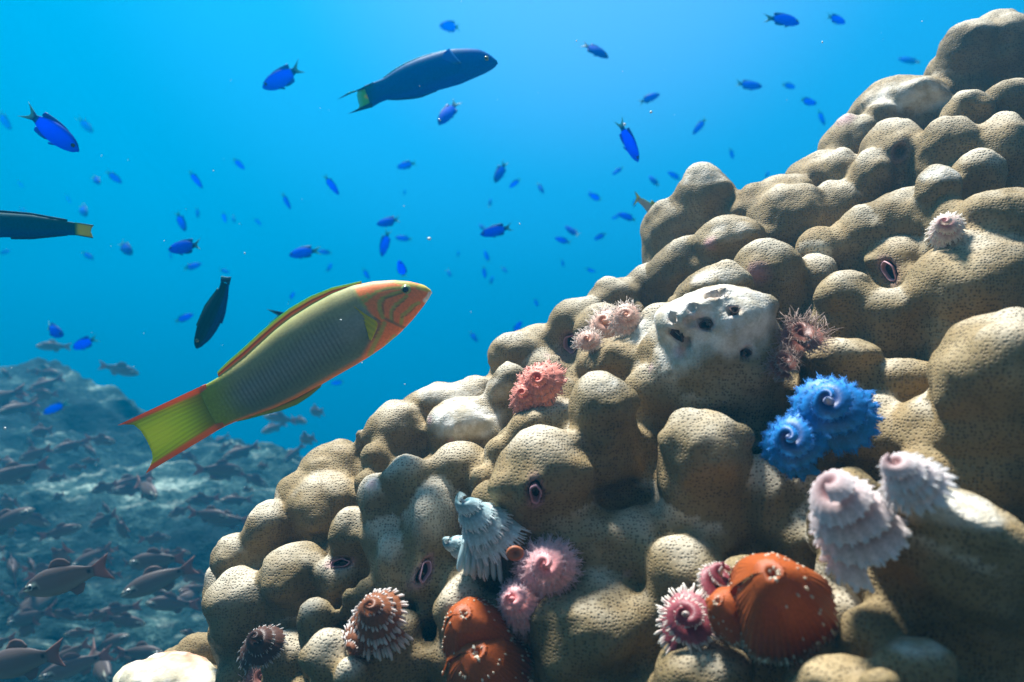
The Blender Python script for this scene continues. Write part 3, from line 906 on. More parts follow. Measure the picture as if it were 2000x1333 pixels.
fin_along("tail_fin", w3, fr, [(148, 435), (147, 442), (147, 450), (148, 460)], [(183, 440), (179, 446), (177, 452), (182, 466)],
          lambda q, p: blend(blend(np.tile(np.array((0.55, 0.56, 0.10)), (len(q), 1)), (0.01, 0.10, 0.12), sm(np.abs(q[:, 0] - .5), .38, .47)), (0.05, 0.35, 0.12), 1 - sm(q[:, 1], 0, .25)), 30, 12, 0.002)
fin_along("dorsal_fin", w3, fr, [(-60, 415), (0, 418), (60, 422), (130, 434)], [(-62, 408), (0, 411), (60, 416), (132, 429)], lambda q, p: np.tile(np.array((0.006, 0.06, 0.10)), (len(q), 1)), 24)
fin_along("anal_fin", w3, fr, [(20, 462), (60, 462), (128, 457)], [(22, 468), (62, 468), (132, 461)], lambda q, p: np.tile(np.array((0.006, 0.04, 0.2)), (len(q), 1)), 24)
ey = fr.loc([(-150, 440)])[0]
for sgn in (-1, 1): eye(w3, ey[0], ey[1], sgn * (flank_y(inf, *ey) - 0.0004), 0.0024)

# ---- wrasse diving head down
fr = Frame(413, 612, 249, 0.75, flip=-1)
z4 = lambda pts: [(x / 2.855, 430 + y / 2.855) for x, y in pts]
top = z4([(1092, 714), (1082, 690), (1084, 660), (1100, 590), (1125, 530), (1150, 480), (1190, 425), (1218, 388), (1232, 345)])
bot = z4([(1098, 717), (1118, 712), (1170, 668), (1205, 620), (1232, 570), (1250, 520), (1258, 480), (1272, 420), (1278, 360)])
V, F, T, S, inf = body_mesh(fr.loc(top), fr.loc(bot), 0.5, 90, 40, 5)
c = blend(np.tile(np.array((0.008, 0.035, 0.045)), (len(V), 1)), (0.006, 0.05, 0.30), sm(-S, 0.2, 0.8))
c = c * (0.85 + 0.3 * (np.sin(S * 14) ** 2)[:, None])
w4 = mesh_obj("wrasse", V, F, DARK_MAT, None, c); w4.matrix_world = fr.m
tag(w4, "dark green and blue wrasse diving head down beside the big orange headed wrasse", "fish")
fin_along("tail_fin", w4, fr, z4([(1232, 350), (1256, 346), (1278, 362)]), z4([(1232, 312), (1262, 318), (1290, 318)]), lambda q, p: blend(np.tile(np.array((0.01, 0.06, 0.14)), (len(q), 1)), (0.08, 0.40, 0.45), sm(q[:, 1], .4, .9) * (1 - q[:, 0])), 20, 8, 0.002)
fin_along("dorsal_fin", w4, fr, z4([(1104, 590), (1154, 480), (1194, 425), (1222, 388)]), z4([(1092, 588), (1142, 474), (1184, 417), (1212, 380)]), lambda q, p: np.tile(np.array((0.01, 0.10, 0.06)), (len(q), 1)), 24)
fin_along("anal_fin", w4, fr, z4([(1228, 575), (1248, 520), (1268, 420)]), z4([(1240, 578), (1258, 520), (1274, 420)]), lambda q, p: np.tile(np.array((0.006, 0.06, 0.4)), (len(q), 1)), 24)
ey = fr.loc(z4([(1106, 672)]))[0]
for sgn in (-1, 1): eye(w4, ey[0], ey[1], sgn * (flank_y(inf, *ey) - 0.0004), 0.0020)

# ---- wrasse hidden behind the big one: only its crescent tail shows
fr = Frame(600, 640, 205, 0.80, flip=-1)
fr = Frame(640, 600, -8, 0.80)
top = [(720, 612), (716, 603), (690, 592), (650, 590), (610, 598), (575, 607), (556, 611)]
bot = [(720, 614), (716, 622), (690, 632), (650, 634), (610, 630), (575, 624), (556, 621)]
V, F, T, S, inf = body_mesh(fr.loc(top), fr.loc(bot), 0.46, 60, 32, 4)
w5 = mesh_obj("wrasse", V, F, DARK_MAT, None, dark_blue(V, T, S)); w5.matrix_world = fr.m
tag(w5, "dark wrasse mostly hidden behind the big orange headed wrasse's back, only the tail tip showing", "fish")
fin_along("tail_fin", w5, fr, [(557, 611), (556, 616), (557, 621)], [(520, 604), (543, 617), (522, 634)], lambda q, p: blend(np.tile(np.array((0.006, 0.05, 0.14)), (len(q), 1)), (0.10, 0.42, 0.45), sm(q[:, 1], .6, 1.0)), 24, 8, 0.002)

# ---- yellow tailed fish slipping behind the coral
fr = Frame(1272, 410, -47, 0.86)
top = [(1320, 470), (1312, 448), (1300, 428), (1286, 410), (1270, 396), (1256, 388), (1249, 386)]
bot = [(1320, 474), (1306, 466), (1292, 452), (1280, 436), (1268, 420), (1254, 402), (1245, 394)]
V, F, T, S, inf = body_mesh(fr.loc(top), fr.loc(bot), 0.5, 60, 32, 4)
c = np.tile(np.array((0.42, 0.44, 0.42)), (len(V), 1))
c = blend(c, (0.22, 0.42, 0.20), sm(S, 0.4, 0.9)); c = c * (0.75 + 0.35 * (np.sin(S * 9) ** 2)[:, None])
w6 = mesh_obj("bream", V, F, FISH_MAT, None, c); w6.matrix_world = fr.m
tag(w6, "silvery fish with a yellow forked tail slipping behind the coral's upper edge", "fish")
fin_along("tail_fin", w6, fr, [(1250, 385), (1248, 389), (1245, 394)], [(1239, 373), (1243, 386), (1236, 404)], lambda q, p: blend(np.tile(np.array((0.55, 0.52, 0.06)), (len(q), 1)), (0.05, 0.35, 0.3), sm(q[:, 1], .6, 1)), 24, 8, 0.0012)
fin_along("dorsal_fin", w6, fr, [(1300, 429), (1286, 411), (1270, 397)], [(1302, 422), (1290, 404), (1273, 391)], lambda q, p: np.tile(np.array((0.35, 0.42, 0.05)), (len(q), 1)), 20)

# ---- blue damselfish: one fish 1 unit long, copied and scaled
def damsel_proto(bend, tone):
    d = 0.205
    prof = [(0.5, 0.0, 0.0), (0.47, .055, -.055), (0.40, .11, -.10), (0.30, .155, -.14), (0.18, .18, -.165), (0.05, .182, -.17), (-.08, .16, -.148), (-.18, .118, -.11), (-.25, .075, -.075), (-.30, .055, -.055)]
    p = np.array(prof)
    V, F, T, S, inf = body_mesh(p[:, [0, 1]], p[:, [0, 2]], 0.42, 28, 20, 2)
    c = np.tile(np.array((0.005, 0.20, 1.0)), (len(V), 1))
    c = blend(c, (0.0, 0.06, 0.28), sm(S, 0.55, 0.98) * 0.8)
    c = blend(c, (0.0, 0.18, 0.5), sm(0.12 - T, 0, 0.12) * 0.6)
    c = blend(c, (0.0, 0.14, 0.3), (1 - sm(T, 0.8, 1.0)) * (sm(T, .0, .12) < 0.5))
    fins = []
    y = np.linspace(-.05, .05, 9)
    fins.append(("tail_fin", np.stack([np.full(9, -.285), y], 1), [(-.52, -.155), (-.47, -.12), (-.42, -.07), (-.385, -.03), (-.375, 0), (-.385, .03), (-.42, .07), (-.47, .12), (-.52, .155)], (0.10, 0.38, 0.42), 0.0))
    fins.append(("dorsal_fin", [(.25, .155), (.15, .172), (.05, .175), (-.05, .16), (-.14, .128), (-.2, .10)], [(.20, .18), (.11, .20), (0.0, .205), (-.12, .20), (-.24, .19), (-.235, .11)], (0.0, 0.12, 0.5), 0))
    fins.append(("anal_fin", [(.05, -.16), (-.03, -.15), (-.1, -.135), (-.18, -.10)], [(0.0, -.185), (-.09, -.195), (-.2, -.18), (-.22, -.11)], (0.0, 0.16, 0.7), 0))
    fins.append(("pelvic_fin", [(.2, -.15), (.16, -.158), (.12, -.16)], [(.08, -.22), (.06, -.21), (.05, -.20)], (0.0, 0.16, 0.7), 0.02))
    ms = [(V, F, c, "body", DAMSEL_MAT)]
    for nm, A, B, fc, yy in fins:
        v2, f2, q = fin_mesh(resample(A, 12), resample(B, 12), 5, 0.02, 0.0, yy)
        cc = np.tile(np.array(fc), (len(v2), 1))
        if nm == "tail_fin": cc = blend(cc, (0.006, 0.06, 0.40), 1 - sm(q[:, 1], 0.1, 0.45))
        ms.append((v2, f2, cc, nm, FIN_MAT))
    out = []
    for v_, f_, c_, nm, mt in ms:
        v_ = v_.copy(); v_[:, 1] += bend * np.clip(0.25 - v_[:, 0], 0, 1) ** 2
        out.append((v_, f_, c_ * np.array(tone), nm, mt))
    return out, inf
dinf = None
def join_meshes(name, ms, mats):
    V, F, C, M, n = [], [], [], [], 0
    for v, f, c, nm, mt in ms:
        V.append(v); C.append(c); F += [tuple(i + n for i in q) for q in f]; M += [mats.index(mt)] * len(f); n += len(v)
    me = bpy.data.meshes.new(name)
    V = np.concatenate(V); C = np.concatenate(C)
    me.from_pydata([tuple(x) for x in V], [], F)
    a = me.color_attributes.new("Col", "FLOAT_COLOR", "POINT")
    cc = np.ones((len(V), 4), np.float32); cc[:, :3] = C; a.data.foreach_set("color", cc.ravel())
    for m in mats: me.materials.append(m)
    me.polygons.foreach_set("material_index", M)
    me.polygons.foreach_set("use_smooth", [True] * len(F)); me.update()
    return me
DAMSELS_BUILT = []
for bend, tone in ((0.0, (1, 1, 1)), (0.30, (1, .95, .95)), (-0.34, (1, 1.25, 1.0)), (0.16, (1, .85, .85)), (-0.15, (1, 1.1, 1.0))):
    DM, dinf = damsel_proto(bend, tone)
    DAMSELS_BUILT.append((join_meshes("damselfish", DM, [DAMSEL_MAT, FIN_MAT]), join_meshes("damselfish", DM[:1], [DAMSEL_MAT]), [(m[3], join_meshes(m[3], [m], [FIN_MAT])) for m in DM[1:]]))
ve, fe = icosphere(2)
EYE_ME = bpy.data.meshes.new("eye"); EYE_ME.from_pydata([tuple(x) for x in ve * [.034, .018, .034]], [], [tuple(x) for x in fe]); EYE_ME.materials.append(EYE_BLACK)
EYE_ME.polygons.foreach_set("use_smooth", [True] * len(EYE_ME.polygons))

def orient(px, py, d, ang, length, yaw, roll=0.0):
    """matrix of a fish: head points along ANG in the picture plane, back kept upwards, turned by YAW out of it"""
    a = R(ang)
    ex = math.cos(a) * RT + math.sin(a) * UP
    ez = -math.sin(a) * RT + math.cos(a) * UP
    if ez @ UP < -1e-6 or (abs(ez @ UP) < 0.05 and ez @ RT < 0): ez = -ez
    ey = np.cross(ez, ex)
    m = Matrix.Identity(4)
    for k in range(3):
        m[k][0], m[k][1], m[k][2], m[k][3] = ex[k], ey[k], ez[k], P(px, py, d)[k]
    return m @ Matrix.Rotation(R(yaw), 4, "Z") @ Matrix.Rotation(R(roll), 4, "X") @ Matrix.Scale(length, 4)

def place_damsel(px, py, ln, ang, label, faded=0.0, yaw=None, d=None, fat=1.0):
    fat = fat * rng.uniform(0.82, 0.98)
    yaw = rng.uniform(-28, 28) if yaw is None else yaw
    true = 0.062 * rng.uniform(0.93, 1.1)
    depth = min(true / (ln * K / 1000) * math.cos(R(yaw)), 5.2)
    if faded: depth = max(depth, 2.5) * (1.0 + faded)
    depth = max(depth, 0.66) if d is None else d
    L = ln * K / 1000 * depth / math.cos(R(yaw))
    big = ln >= 30
    v_small, v_body, v_fins = DAMSELS_BUILT[int(rng.integers(0, 5))]
    o = bpy.data.objects.new("damselfish", v_body if big else v_small)
    o.matrix_world = orient(px, py, depth, ang, L, yaw, rng.uniform(-12, 12)) @ Matrix.Diagonal((1, 1, fat, 1))
    link(o)
    tag(o, label, "damselfish", "blue damselfish in open water")
    if big:
        for nm, me in v_fins:
            link(bpy.data.objects.new(nm, me), o)
        for s in (-1, 1):
            q = bpy.data.objects.new("eye", EYE_ME); q.location = (0.40, s * (flank_y(dinf, .40, .03) - .004), .03); link(q, o)
    return o
DAMSELS = [
    (553, 153, 88, 207, 'plump blue damselfish with its pale tail raised, between two bigger fish near the surface', 0.0),
    (100, 255, 128, -38, 'largest blue damselfish, nose down with blurred greenish tail, high at one side', 0.0),
    (8, 235, 42, -60, "faded blue damselfish cut by the picture's edge above the dark teal wrasse", 0.5),
    (168, 246, 42, -45, 'faded damselfish just beyond the head of the largest blue damselfish', 0.5),
    (188, 352, 30, -38, 'smaller damselfish of a parallel pair above the dark teal wrasse', 0.0),
    (222, 346, 34, -40, 'bigger damselfish of a parallel pair above the dark teal wrasse', 0.0),
    (40, 360, 20, -50, "very faint damselfish alone above the dark teal wrasse's back", 0.6),
    (133, 388, 20, -60, "faint tiny damselfish right above a bolder damselfish and the teal wrasse's tail", 0.6),
    (161, 410, 42, -45, 'blue damselfish hovering just above the yellow tail patch of the teal wrasse', 0.2),
    (43, 410, 22, -20, "faint damselfish touching the dark teal wrasse's back line", 0.6),
    (466, 320, 28, -45, 'small damselfish alone midway between the two schools, nose down', 0.0),
    (382, 350, 38, -60, 'slim damselfish pointing steeply down in the open water over the diving dark wrasse', 0.0),
    (647, 361, 45, -55, 'dark slim damselfish with a light edge, heading down between the schools', 0.0),
    (559, 393, 34, -65, 'slender damselfish heading down, just beyond the slim light edged one', 0.0),
    (354, 433, 42, -68, 'bright blue damselfish diving above the side-on damselfish with spread fins', 0.0),
    (386, 416, 22, -80, 'tiny upright damselfish beside the bright diving one', 0.0),
    (438, 424, 22, -85, 'first tiny upright damselfish of a close pair', 0.2),
    (456, 428, 20, -70, 'second, more tilted tiny damselfish of a close pair', 0.2),
    (503, 433, 20, -48, 'lone tiny damselfish heading down next to the close tiny pair', 0.2),
    (172, 500, 28, -32, "tiny damselfish under the teal wrasse's yellow tail patch", 0.1),
    (245, 485, 42, -42, "round backed damselfish heading down past the teal wrasse's tail", 0.0),
    (8, 493, 22, 20, "damselfish cut by the picture's edge below the dark teal wrasse", 0.2),
    (363, 483, 82, 184, 'side-on bright blue damselfish with all fins spread, above the diving dark wrasse', 0.0),
    (376, 521, 34, 20, 'small damselfish nosing up, right below the side-on one with spread fins', 0.0),
    (438, 530, 20, -20, 'tiny damselfish at the tail tip of the diving dark wrasse', 0.0),
    (593, 493, 62, 190, "side-on blue damselfish above the orange wrasse's back, followed by a tiny one", 0.0),
    (635, 493, 26, 172, 'tiny damselfish trailing the side-on one above the orange wrasse', 0.0),
    (643, 524, 22, 58, "tiny slanted damselfish just above the orange wrasse's back", 0.0),
    (570, 579, 20, 50, "tiny damselfish between the diving dark wrasse and the orange wrasse's back", 0.0),
    (359, 622, 38, 24, 'blue damselfish just beyond the head of the diving dark wrasse', 0.0),
    (103, 646, 62, -18, 'upper damselfish of the pair over the reef slope, blurred tail', 0.0),
    (165, 671, 58, 200, 'lower damselfish of the pair over the reef slope, facing away from its mate', 0.0),
    (108, 797, 50, 205, 'blurred blue damselfish low over the pale reef crest', 0.0),
    (367, 905, 38, -45, "round deep blue damselfish beside the orange wrasse's tail", 0.0),
    (880, 52, 42, 188, 'chunky dark damselfish above the crescent tailed wrasse', 0.0),
    (1162, 98, 62, -35, 'deep bodied dark damselfish ahead of the crescent tailed wrasse', 0.0),
    (876, 220, 66, 238, 'dark damselfish nosing down right under the crescent tailed wrasse', 0.0),
    (1268, 192, 42, 18, 'damselfish alone in bright water, facing slightly up towards the coral', 0.0),
    (1227, 275, 88, -60, "long slim damselfish diving towards the coral's upper knob", 0.0),
    (793, 323, 38, 190, 'damselfish alone in mid water facing away from the coral', 0.0),
    (977, 337, 48, 245, 'damselfish nosing steeply down with tail up, upper one of a loose pair', 0.0),
    (1006, 358, 27, 215, 'small damselfish right beside the steep tail-up one', 0.0),
    (1056, 368, 26, -65, 'slim little damselfish beyond the loose pair, towards the coral', 0.0),
    (790, 377, 13, 80, 'speck sized damselfish below the lone mid water one', 0.1),
    (957, 398, 20, 80, 'speck like upright damselfish above the touching pair', 0.1),
    (1207, 334, 28, 215, 'little damselfish below the long slim diving one', 0.0),
    (1278, 355, 30, 125, 'first damselfish next to the yellow tailed fish, tail pointing down', 0.0),
    (1318, 344, 32, 150, "damselfish touching the top of the coral's upper knob", 0.0),
    (1164, 386, 30, 160, 'bigger one of two tiny damselfish swimming almost touching, towards the coral', 0.0),
    (1152, 379, 16, 92, 'tiny upright damselfish touching its bigger neighbour near the coral', 0.0),
    (1226, 424, 42, 165, 'damselfish just below the yellow tailed fish, tail towards the coral', 0.0),
    (1204, 424, 22, 205, 'tiny damselfish at the nose of the one below the yellow tailed fish', 0.0),
    (1239, 398, 18, 84, "tiny dark upright damselfish at the yellow tailed fish's tail", 0.0),
    (760, 434, 52, 186, "damselfish on top of the cluster of three above the orange wrasse's head", 0.0),
    (752, 475, 54, 255, 'head down damselfish of the cluster of three above the orange wrasse', 0.0),
    (789, 466, 34, 176, 'smallest damselfish of the cluster of three above the orange wrasse', 0.0),
    (943, 446, 22, 130, 'little damselfish touching the face of the broad side-on one', 0.0),
    (970, 451, 66, 192, 'broad side-on damselfish in mid water with a little one at its face', 0.0),
    (1118, 453, 36, 140, "upper damselfish of the pair closest to the coral's brow", 0.0),
    (1099, 470, 32, 165, "lower damselfish of the pair closest to the coral's brow", 0.0),
    (1173, 462, 26, 205, "small damselfish next to the coral's brow, past the pair", 0.0),
    (951, 502, 26, 110, 'small curled damselfish straight below the broad side-on one', 0.0),
    (895, 497, 14, 85, 'speck sized damselfish ahead of the orange wrasse, high', 0.1),
    (877, 534, 18, -60, "tiny damselfish just above the orange wrasse's mouth", 0.0),
    (946, 532, 24, -82, 'tiny upright damselfish below the small curled one', 0.0),
    (985, 527, 18, -50, 'tiny slanted damselfish beside the tiny upright one', 0.0),
    (960, 549, 19, 75, 'lowest of the tiny damselfish trio ahead of the orange wrasse', 0.0),
    (1099, 514, 18, -78, "tiny thin damselfish alone by the coral's brow", 0.0),
    (1153, 528, 22, -20, "tiny level damselfish just off the coral's brow", 0.0),
    (1047, 591, 20, -68, 'tiny damselfish alone ahead of the orange wrasse, above the coral slope', 0.0),
    (1010, 640, 30, 52, 'small damselfish nosing up just off the coral slope', 0.0),
    (925, 658, 26, -55, "small damselfish nosing down under the orange wrasse's chin", 0.0),
    (785, 528, 32, 95, "thin damselfish seen head-on-edge, standing on the orange wrasse's forehead line", 0.0),
    (715, 535, 26, -62, "small damselfish slanting down to the orange wrasse's nape", 0.0),
    (1530, 38, 72, -4, 'big dark blue damselfish of the pair at the top, with pale tail', 0.0),
    (1633, 38, 46, -6, 'smaller damselfish of the pair at the top', 0.0),
    (1462, 167, 52, -8, 'first and biggest damselfish in the row of three above the coral ridge', 0.0),
    (1541, 168, 28, -12, 'smallest, stubby damselfish in the row of three above the coral ridge', 0.0),
    (1577, 199, 40, -8, 'last damselfish in the row of three above the coral ridge', 0.0),
    (1604, 230, 34, -66, 'slim damselfish heading down to the coral ridge below the row of three', 0.1),
    (1777, 119, 40, 158, "hazy greyish damselfish beside the coral's highest ridge", 0.3),
    (1367, 246, 42, 232, "thin damselfish nosing down alone above the coral's upper knob", 0.0),
    (1429, 300, 22, -66, 'tiny damselfish alone above the notch of the coral ridge', 0.0),
    (1498, 342, 18, 60, "tiny damselfish half hidden by the coral ridge's notch", 0.0),
    (1996, 45, 70, 235, "dark blue damselfish cut by the picture's edge behind the highest coral knob", 0.0),
    (660, 748, 26, 185, "pale teal damselfish alone under the orange wrasse's belly", 0.3),
    (333, 497, 20, -70, 'faint tiny damselfish just under the face of the side-on spread one', 0.4),
]
for (x, y, ln, an, lab, fd) in DAMSELS:
    place_damsel(x, y, ln, an, lab, fd, fat=1.25 if "plump" in lab or "chunky" in lab or "round" in lab or "stubby" in lab else (0.8 if "slim" in lab or "thin" in lab or "slender" in lab else 1.0),
                 yaw=60 if "head-on" in lab else None)
# ------------------------------------------------------------------ cardinalfish school over the reef slope
SCHOOL_MAT = attr_mat("brown_scales", 0.45, 0.35, 0.05, 900, trans=0.4, mottled=0.1)
def cardinal_proto():
    p = np.array([(0.5, 0.0, -.004), (0.47, .04, -.05), (0.40, .085, -.085), (0.28, .13, -.12), (0.14, .145, -.135), (0.0, .13, -.12), (-.12, .10, -.09), (-.22, .065, -.06), (-.30, .05, -.045)])
    V, F, T, S, inf = body_mesh(p[:, [0, 1]], p[:, [0, 2]], 0.45, 34, 20, 2)
    c = np.tile(np.array((0.120, 0.087, 0.073)), (len(V), 1))
    c = blend(c, (0.150, 0.139, 0.112), sm(-S, 0.1, 0.8))
    c = blend(c, (0.065, 0.049, 0.046), sm(S, 0.3, 0.9))
    x, z = V[:, 0], V[:, 2]
    st = sm(x, .27, .30)
    c = blend(c, (0.62, 0.58, 0.45), (1 - sm(np.abs(z - .015), .02, .028)) * st)
    c = blend(c, (0.012, 0.010, 0.010), (1 - sm(np.abs(z - .012), .012, .016)) * st)
    c = blend(c, (0.02, 0.012, 0.012), 1 - sm(np.hypot(x + .255, z - .012), .016, .026))
    fins = [("tail_fin", [(-.29, -.045), (-.295, -.02), (-.295, .02), (-.29, .05)], [(-.5, -.13), (-.455, -.07), (-.42, 0), (-.455, .07), (-.5, .135)], (0.130, 0.075, 0.066), 0),
            ("dorsal_fin", [(.18, .14), (.1, .14), (.02, .13), (-.06, .115)], [(.13, .2), (.06, .215), (-.02, .19), (-.08, .125)], (0.090, 0.064, 0.059), 0),
            ("anal_fin", [(.0, -.118), (-.08, -.10), (-.15, -.08)], [(-.05, -.18), (-.13, -.165), (-.18, -.085)], (0.110, 0.081, 0.073), 0)]
    c = c * np.array((1.9, 2.1, 2.2))
    ms = [(V, F, c, "body", SCHOOL_MAT)]
    for nm, A, B, fc, yy in fins:
        v2, f2, q = fin_mesh(resample(A, 10), resample(B, 10), 5, 0.016, 0.0, yy)
        ms.append((v2, f2, np.tile(np.array(fc) * 2.4, (len(v2), 1)), nm, FIN_MAT))
    return ms, inf
CM_, cinf = cardinal_proto()
CARD_SMALL = join_meshes("cardinalfish", CM_, [SCHOOL_MAT, FIN_MAT])
CARD_BODY = join_meshes("cardinalfish", CM_[:1], [SCHOOL_MAT])
CARD_FINS = [(m[3], join_meshes(m[3], [m], [FIN_MAT])) for m in CM_[1:]]
def eye_me(name, r, b_, mat):
    me = bpy.data.meshes.new(name)
    me.from_pydata([tuple(x) for x in ve * [r, b_, r]], [], [tuple(x) for x in fe]); me.materials.append(mat)
    me.polygons.foreach_set("use_smooth", [True] * len(me.polygons))
    return me
CEYE, CPUP = eye_me("eye", .034, .018, EYE_PALE), eye_me("pupil", .023, .014, EYE_BLACK)
def place_cardinal(px, py, ln, ang, label, d, yaw, parts):
    L = ln * K / 1000 * d / math.cos(R(yaw))
    o = bpy.data.objects.new("cardinalfish", CARD_BODY if parts else CARD_SMALL)
    o.matrix_world = orient(px, py, d, ang, L, yaw, rng.uniform(-10, 10))
    link(o)
    tag(o, label, "cardinalfish", "cardinalfish school over the reef slope")
    if parts:
        for nm, me in CARD_FINS:
            link(bpy.data.objects.new(nm, me), o)
        for s in (-1, 1):
            q = bpy.data.objects.new("eye", CEYE); q.location = (0.385, s * (flank_y(cinf, .385, .015) - .006), .015); link(q, o)
            k = bpy.data.objects.new("pupil", CPUP); k.location = (0, s * .009, 0); link(k, q)
    return o
def sea_depth(px, py):
    d = Vector(P(px, py, 1.0) - CAM).normalized()
    loc = SBVH.ray_cast(Vector(CAM), d)[0]
    return None if loc is None else float((np.array(loc) - CAM) @ FW)
CARDS = [
    (132, 1130, 200, 197, "longest brown pink cardinalfish, striped eye nose down, tail fin pink and spread"),
    (312, 1133, 142, 200, "cardinalfish with bold black eye stripe, tail spot and pink tail, steeply slanted"),
    (308, 1095, 120, 186, "cardinalfish with a dark tail spot directly above the steeply slanted striped one"),
    (338, 1180, 108, 178, "level brownish cardinalfish right under the steeply slanted striped one, by the coral"),
    (60, 1206, 98, 196, "cardinalfish over sunlit rubble, below the longest one, black striped snout"),
    (8, 1022, 112, 26, "cardinalfish cut by the picture's edge, pale bellied, nose up with ringed eye"),
    (180, 1088, 86, 206, "small pinkish cardinalfish tucked just above the longest one's tail"),
    (447, 1017, 92, 180, "lone level cardinalfish over pale rubble close to the coral's flank"),
    (462, 977, 62, 180, "small level cardinalfish above the lone one close to the coral's flank"),
    (45, 1292, 205, 196, "big dark cardinalfish cut by the picture's bottom corner"),
    (150, 1300, 130, 195, "dark cardinalfish behind the tail of the one in the bottom corner"),
    (213, 1258, 84, 22, "dark cardinalfish nosing up out of the bottom, above the pale crusted coral"),
    (240, 1213, 88, -10, "dull cardinalfish facing the coral, under the steeply slanted striped one"),
    (380, 1150, 62, 186, "little cardinalfish squeezed between the slanted striped one and the coral"),
    (205, 952, 62, 200, "cardinalfish in mid school under the orange wrasse's lower tail tip"),
    (397, 976, 66, 184, "dim level cardinalfish midway between the orange tail tip and the coral"),
    (272, 1276, 104, 4, "dim cardinalfish with a gleaming eye facing the coral, at the very bottom"),
    (548, 818, 66, 168, "bigger dark fish of the band swimming off the reef crest under the orange wrasse"),
    (232, 722, 74, -14, "dark fish skimming the reef crest just beyond the two blue damselfish"),
    (105, 677, 62, 178, "grey silhouette fish hovering above the reef crest, touching a blue damselfish"),
    (560, 772, 50, 172, "highest dark fish of the band right under the orange wrasse's anal fin")]
placed = [(c[0], c[1]) for c in CARDS]
for (x, y, ln, an, lab) in CARDS:
    d = min(0.10 / (ln * K / 1000), 2.1)
    sd = sea_depth(x, y)
    if y < 830 and x < 600: d = 2.5
    if sd is not None: d = min(d, sd * 0.88)
    place_cardinal(x, y, ln, an, lab, d, rng.uniform(-18, 18), ln > 55)
tries = 0
while len(placed) < 120 and tries < 9000:
    tries += 1
    x, y = rng.uniform(-20, 620), rng.uniform(700, 1325)
    cy = np.interp(x, [0, 150, 270, 400, 590], [706, 715, 752, 790, 800])
    if y < cy or (x > 585 and y > 890) or (x > 400 and y > 1090): continue
    ln = rng.choice([rng.uniform(28, 46), rng.uniform(44, 78)]) * (1 + 0.5 * (y - 700) / 630) * (0.85 if x > 450 else 1)
    if any((x - a) ** 2 / 2.6 + (y - b_) ** 2 < (0.20 * ln) ** 2 for a, b_ in placed): continue
    d = 0.085 / (ln * K / 1000)
    sd = sea_depth(x, y)
    d = min(d, (sd * rng.uniform(0.80, 0.93)) if sd is not None else 2.7)
    an = rng.choice([rng.normal(186, 14), rng.normal(-17, 12), rng.normal(200, 10)])
    placed.append((x, y))
    if rng.random() < 0.2: an += rng.normal(0, 30)
    place_cardinal(x, y, ln, an, "dim brownish cardinalfish in the dense school over the dark reef slope", d, rng.uniform(-55, 55), False)

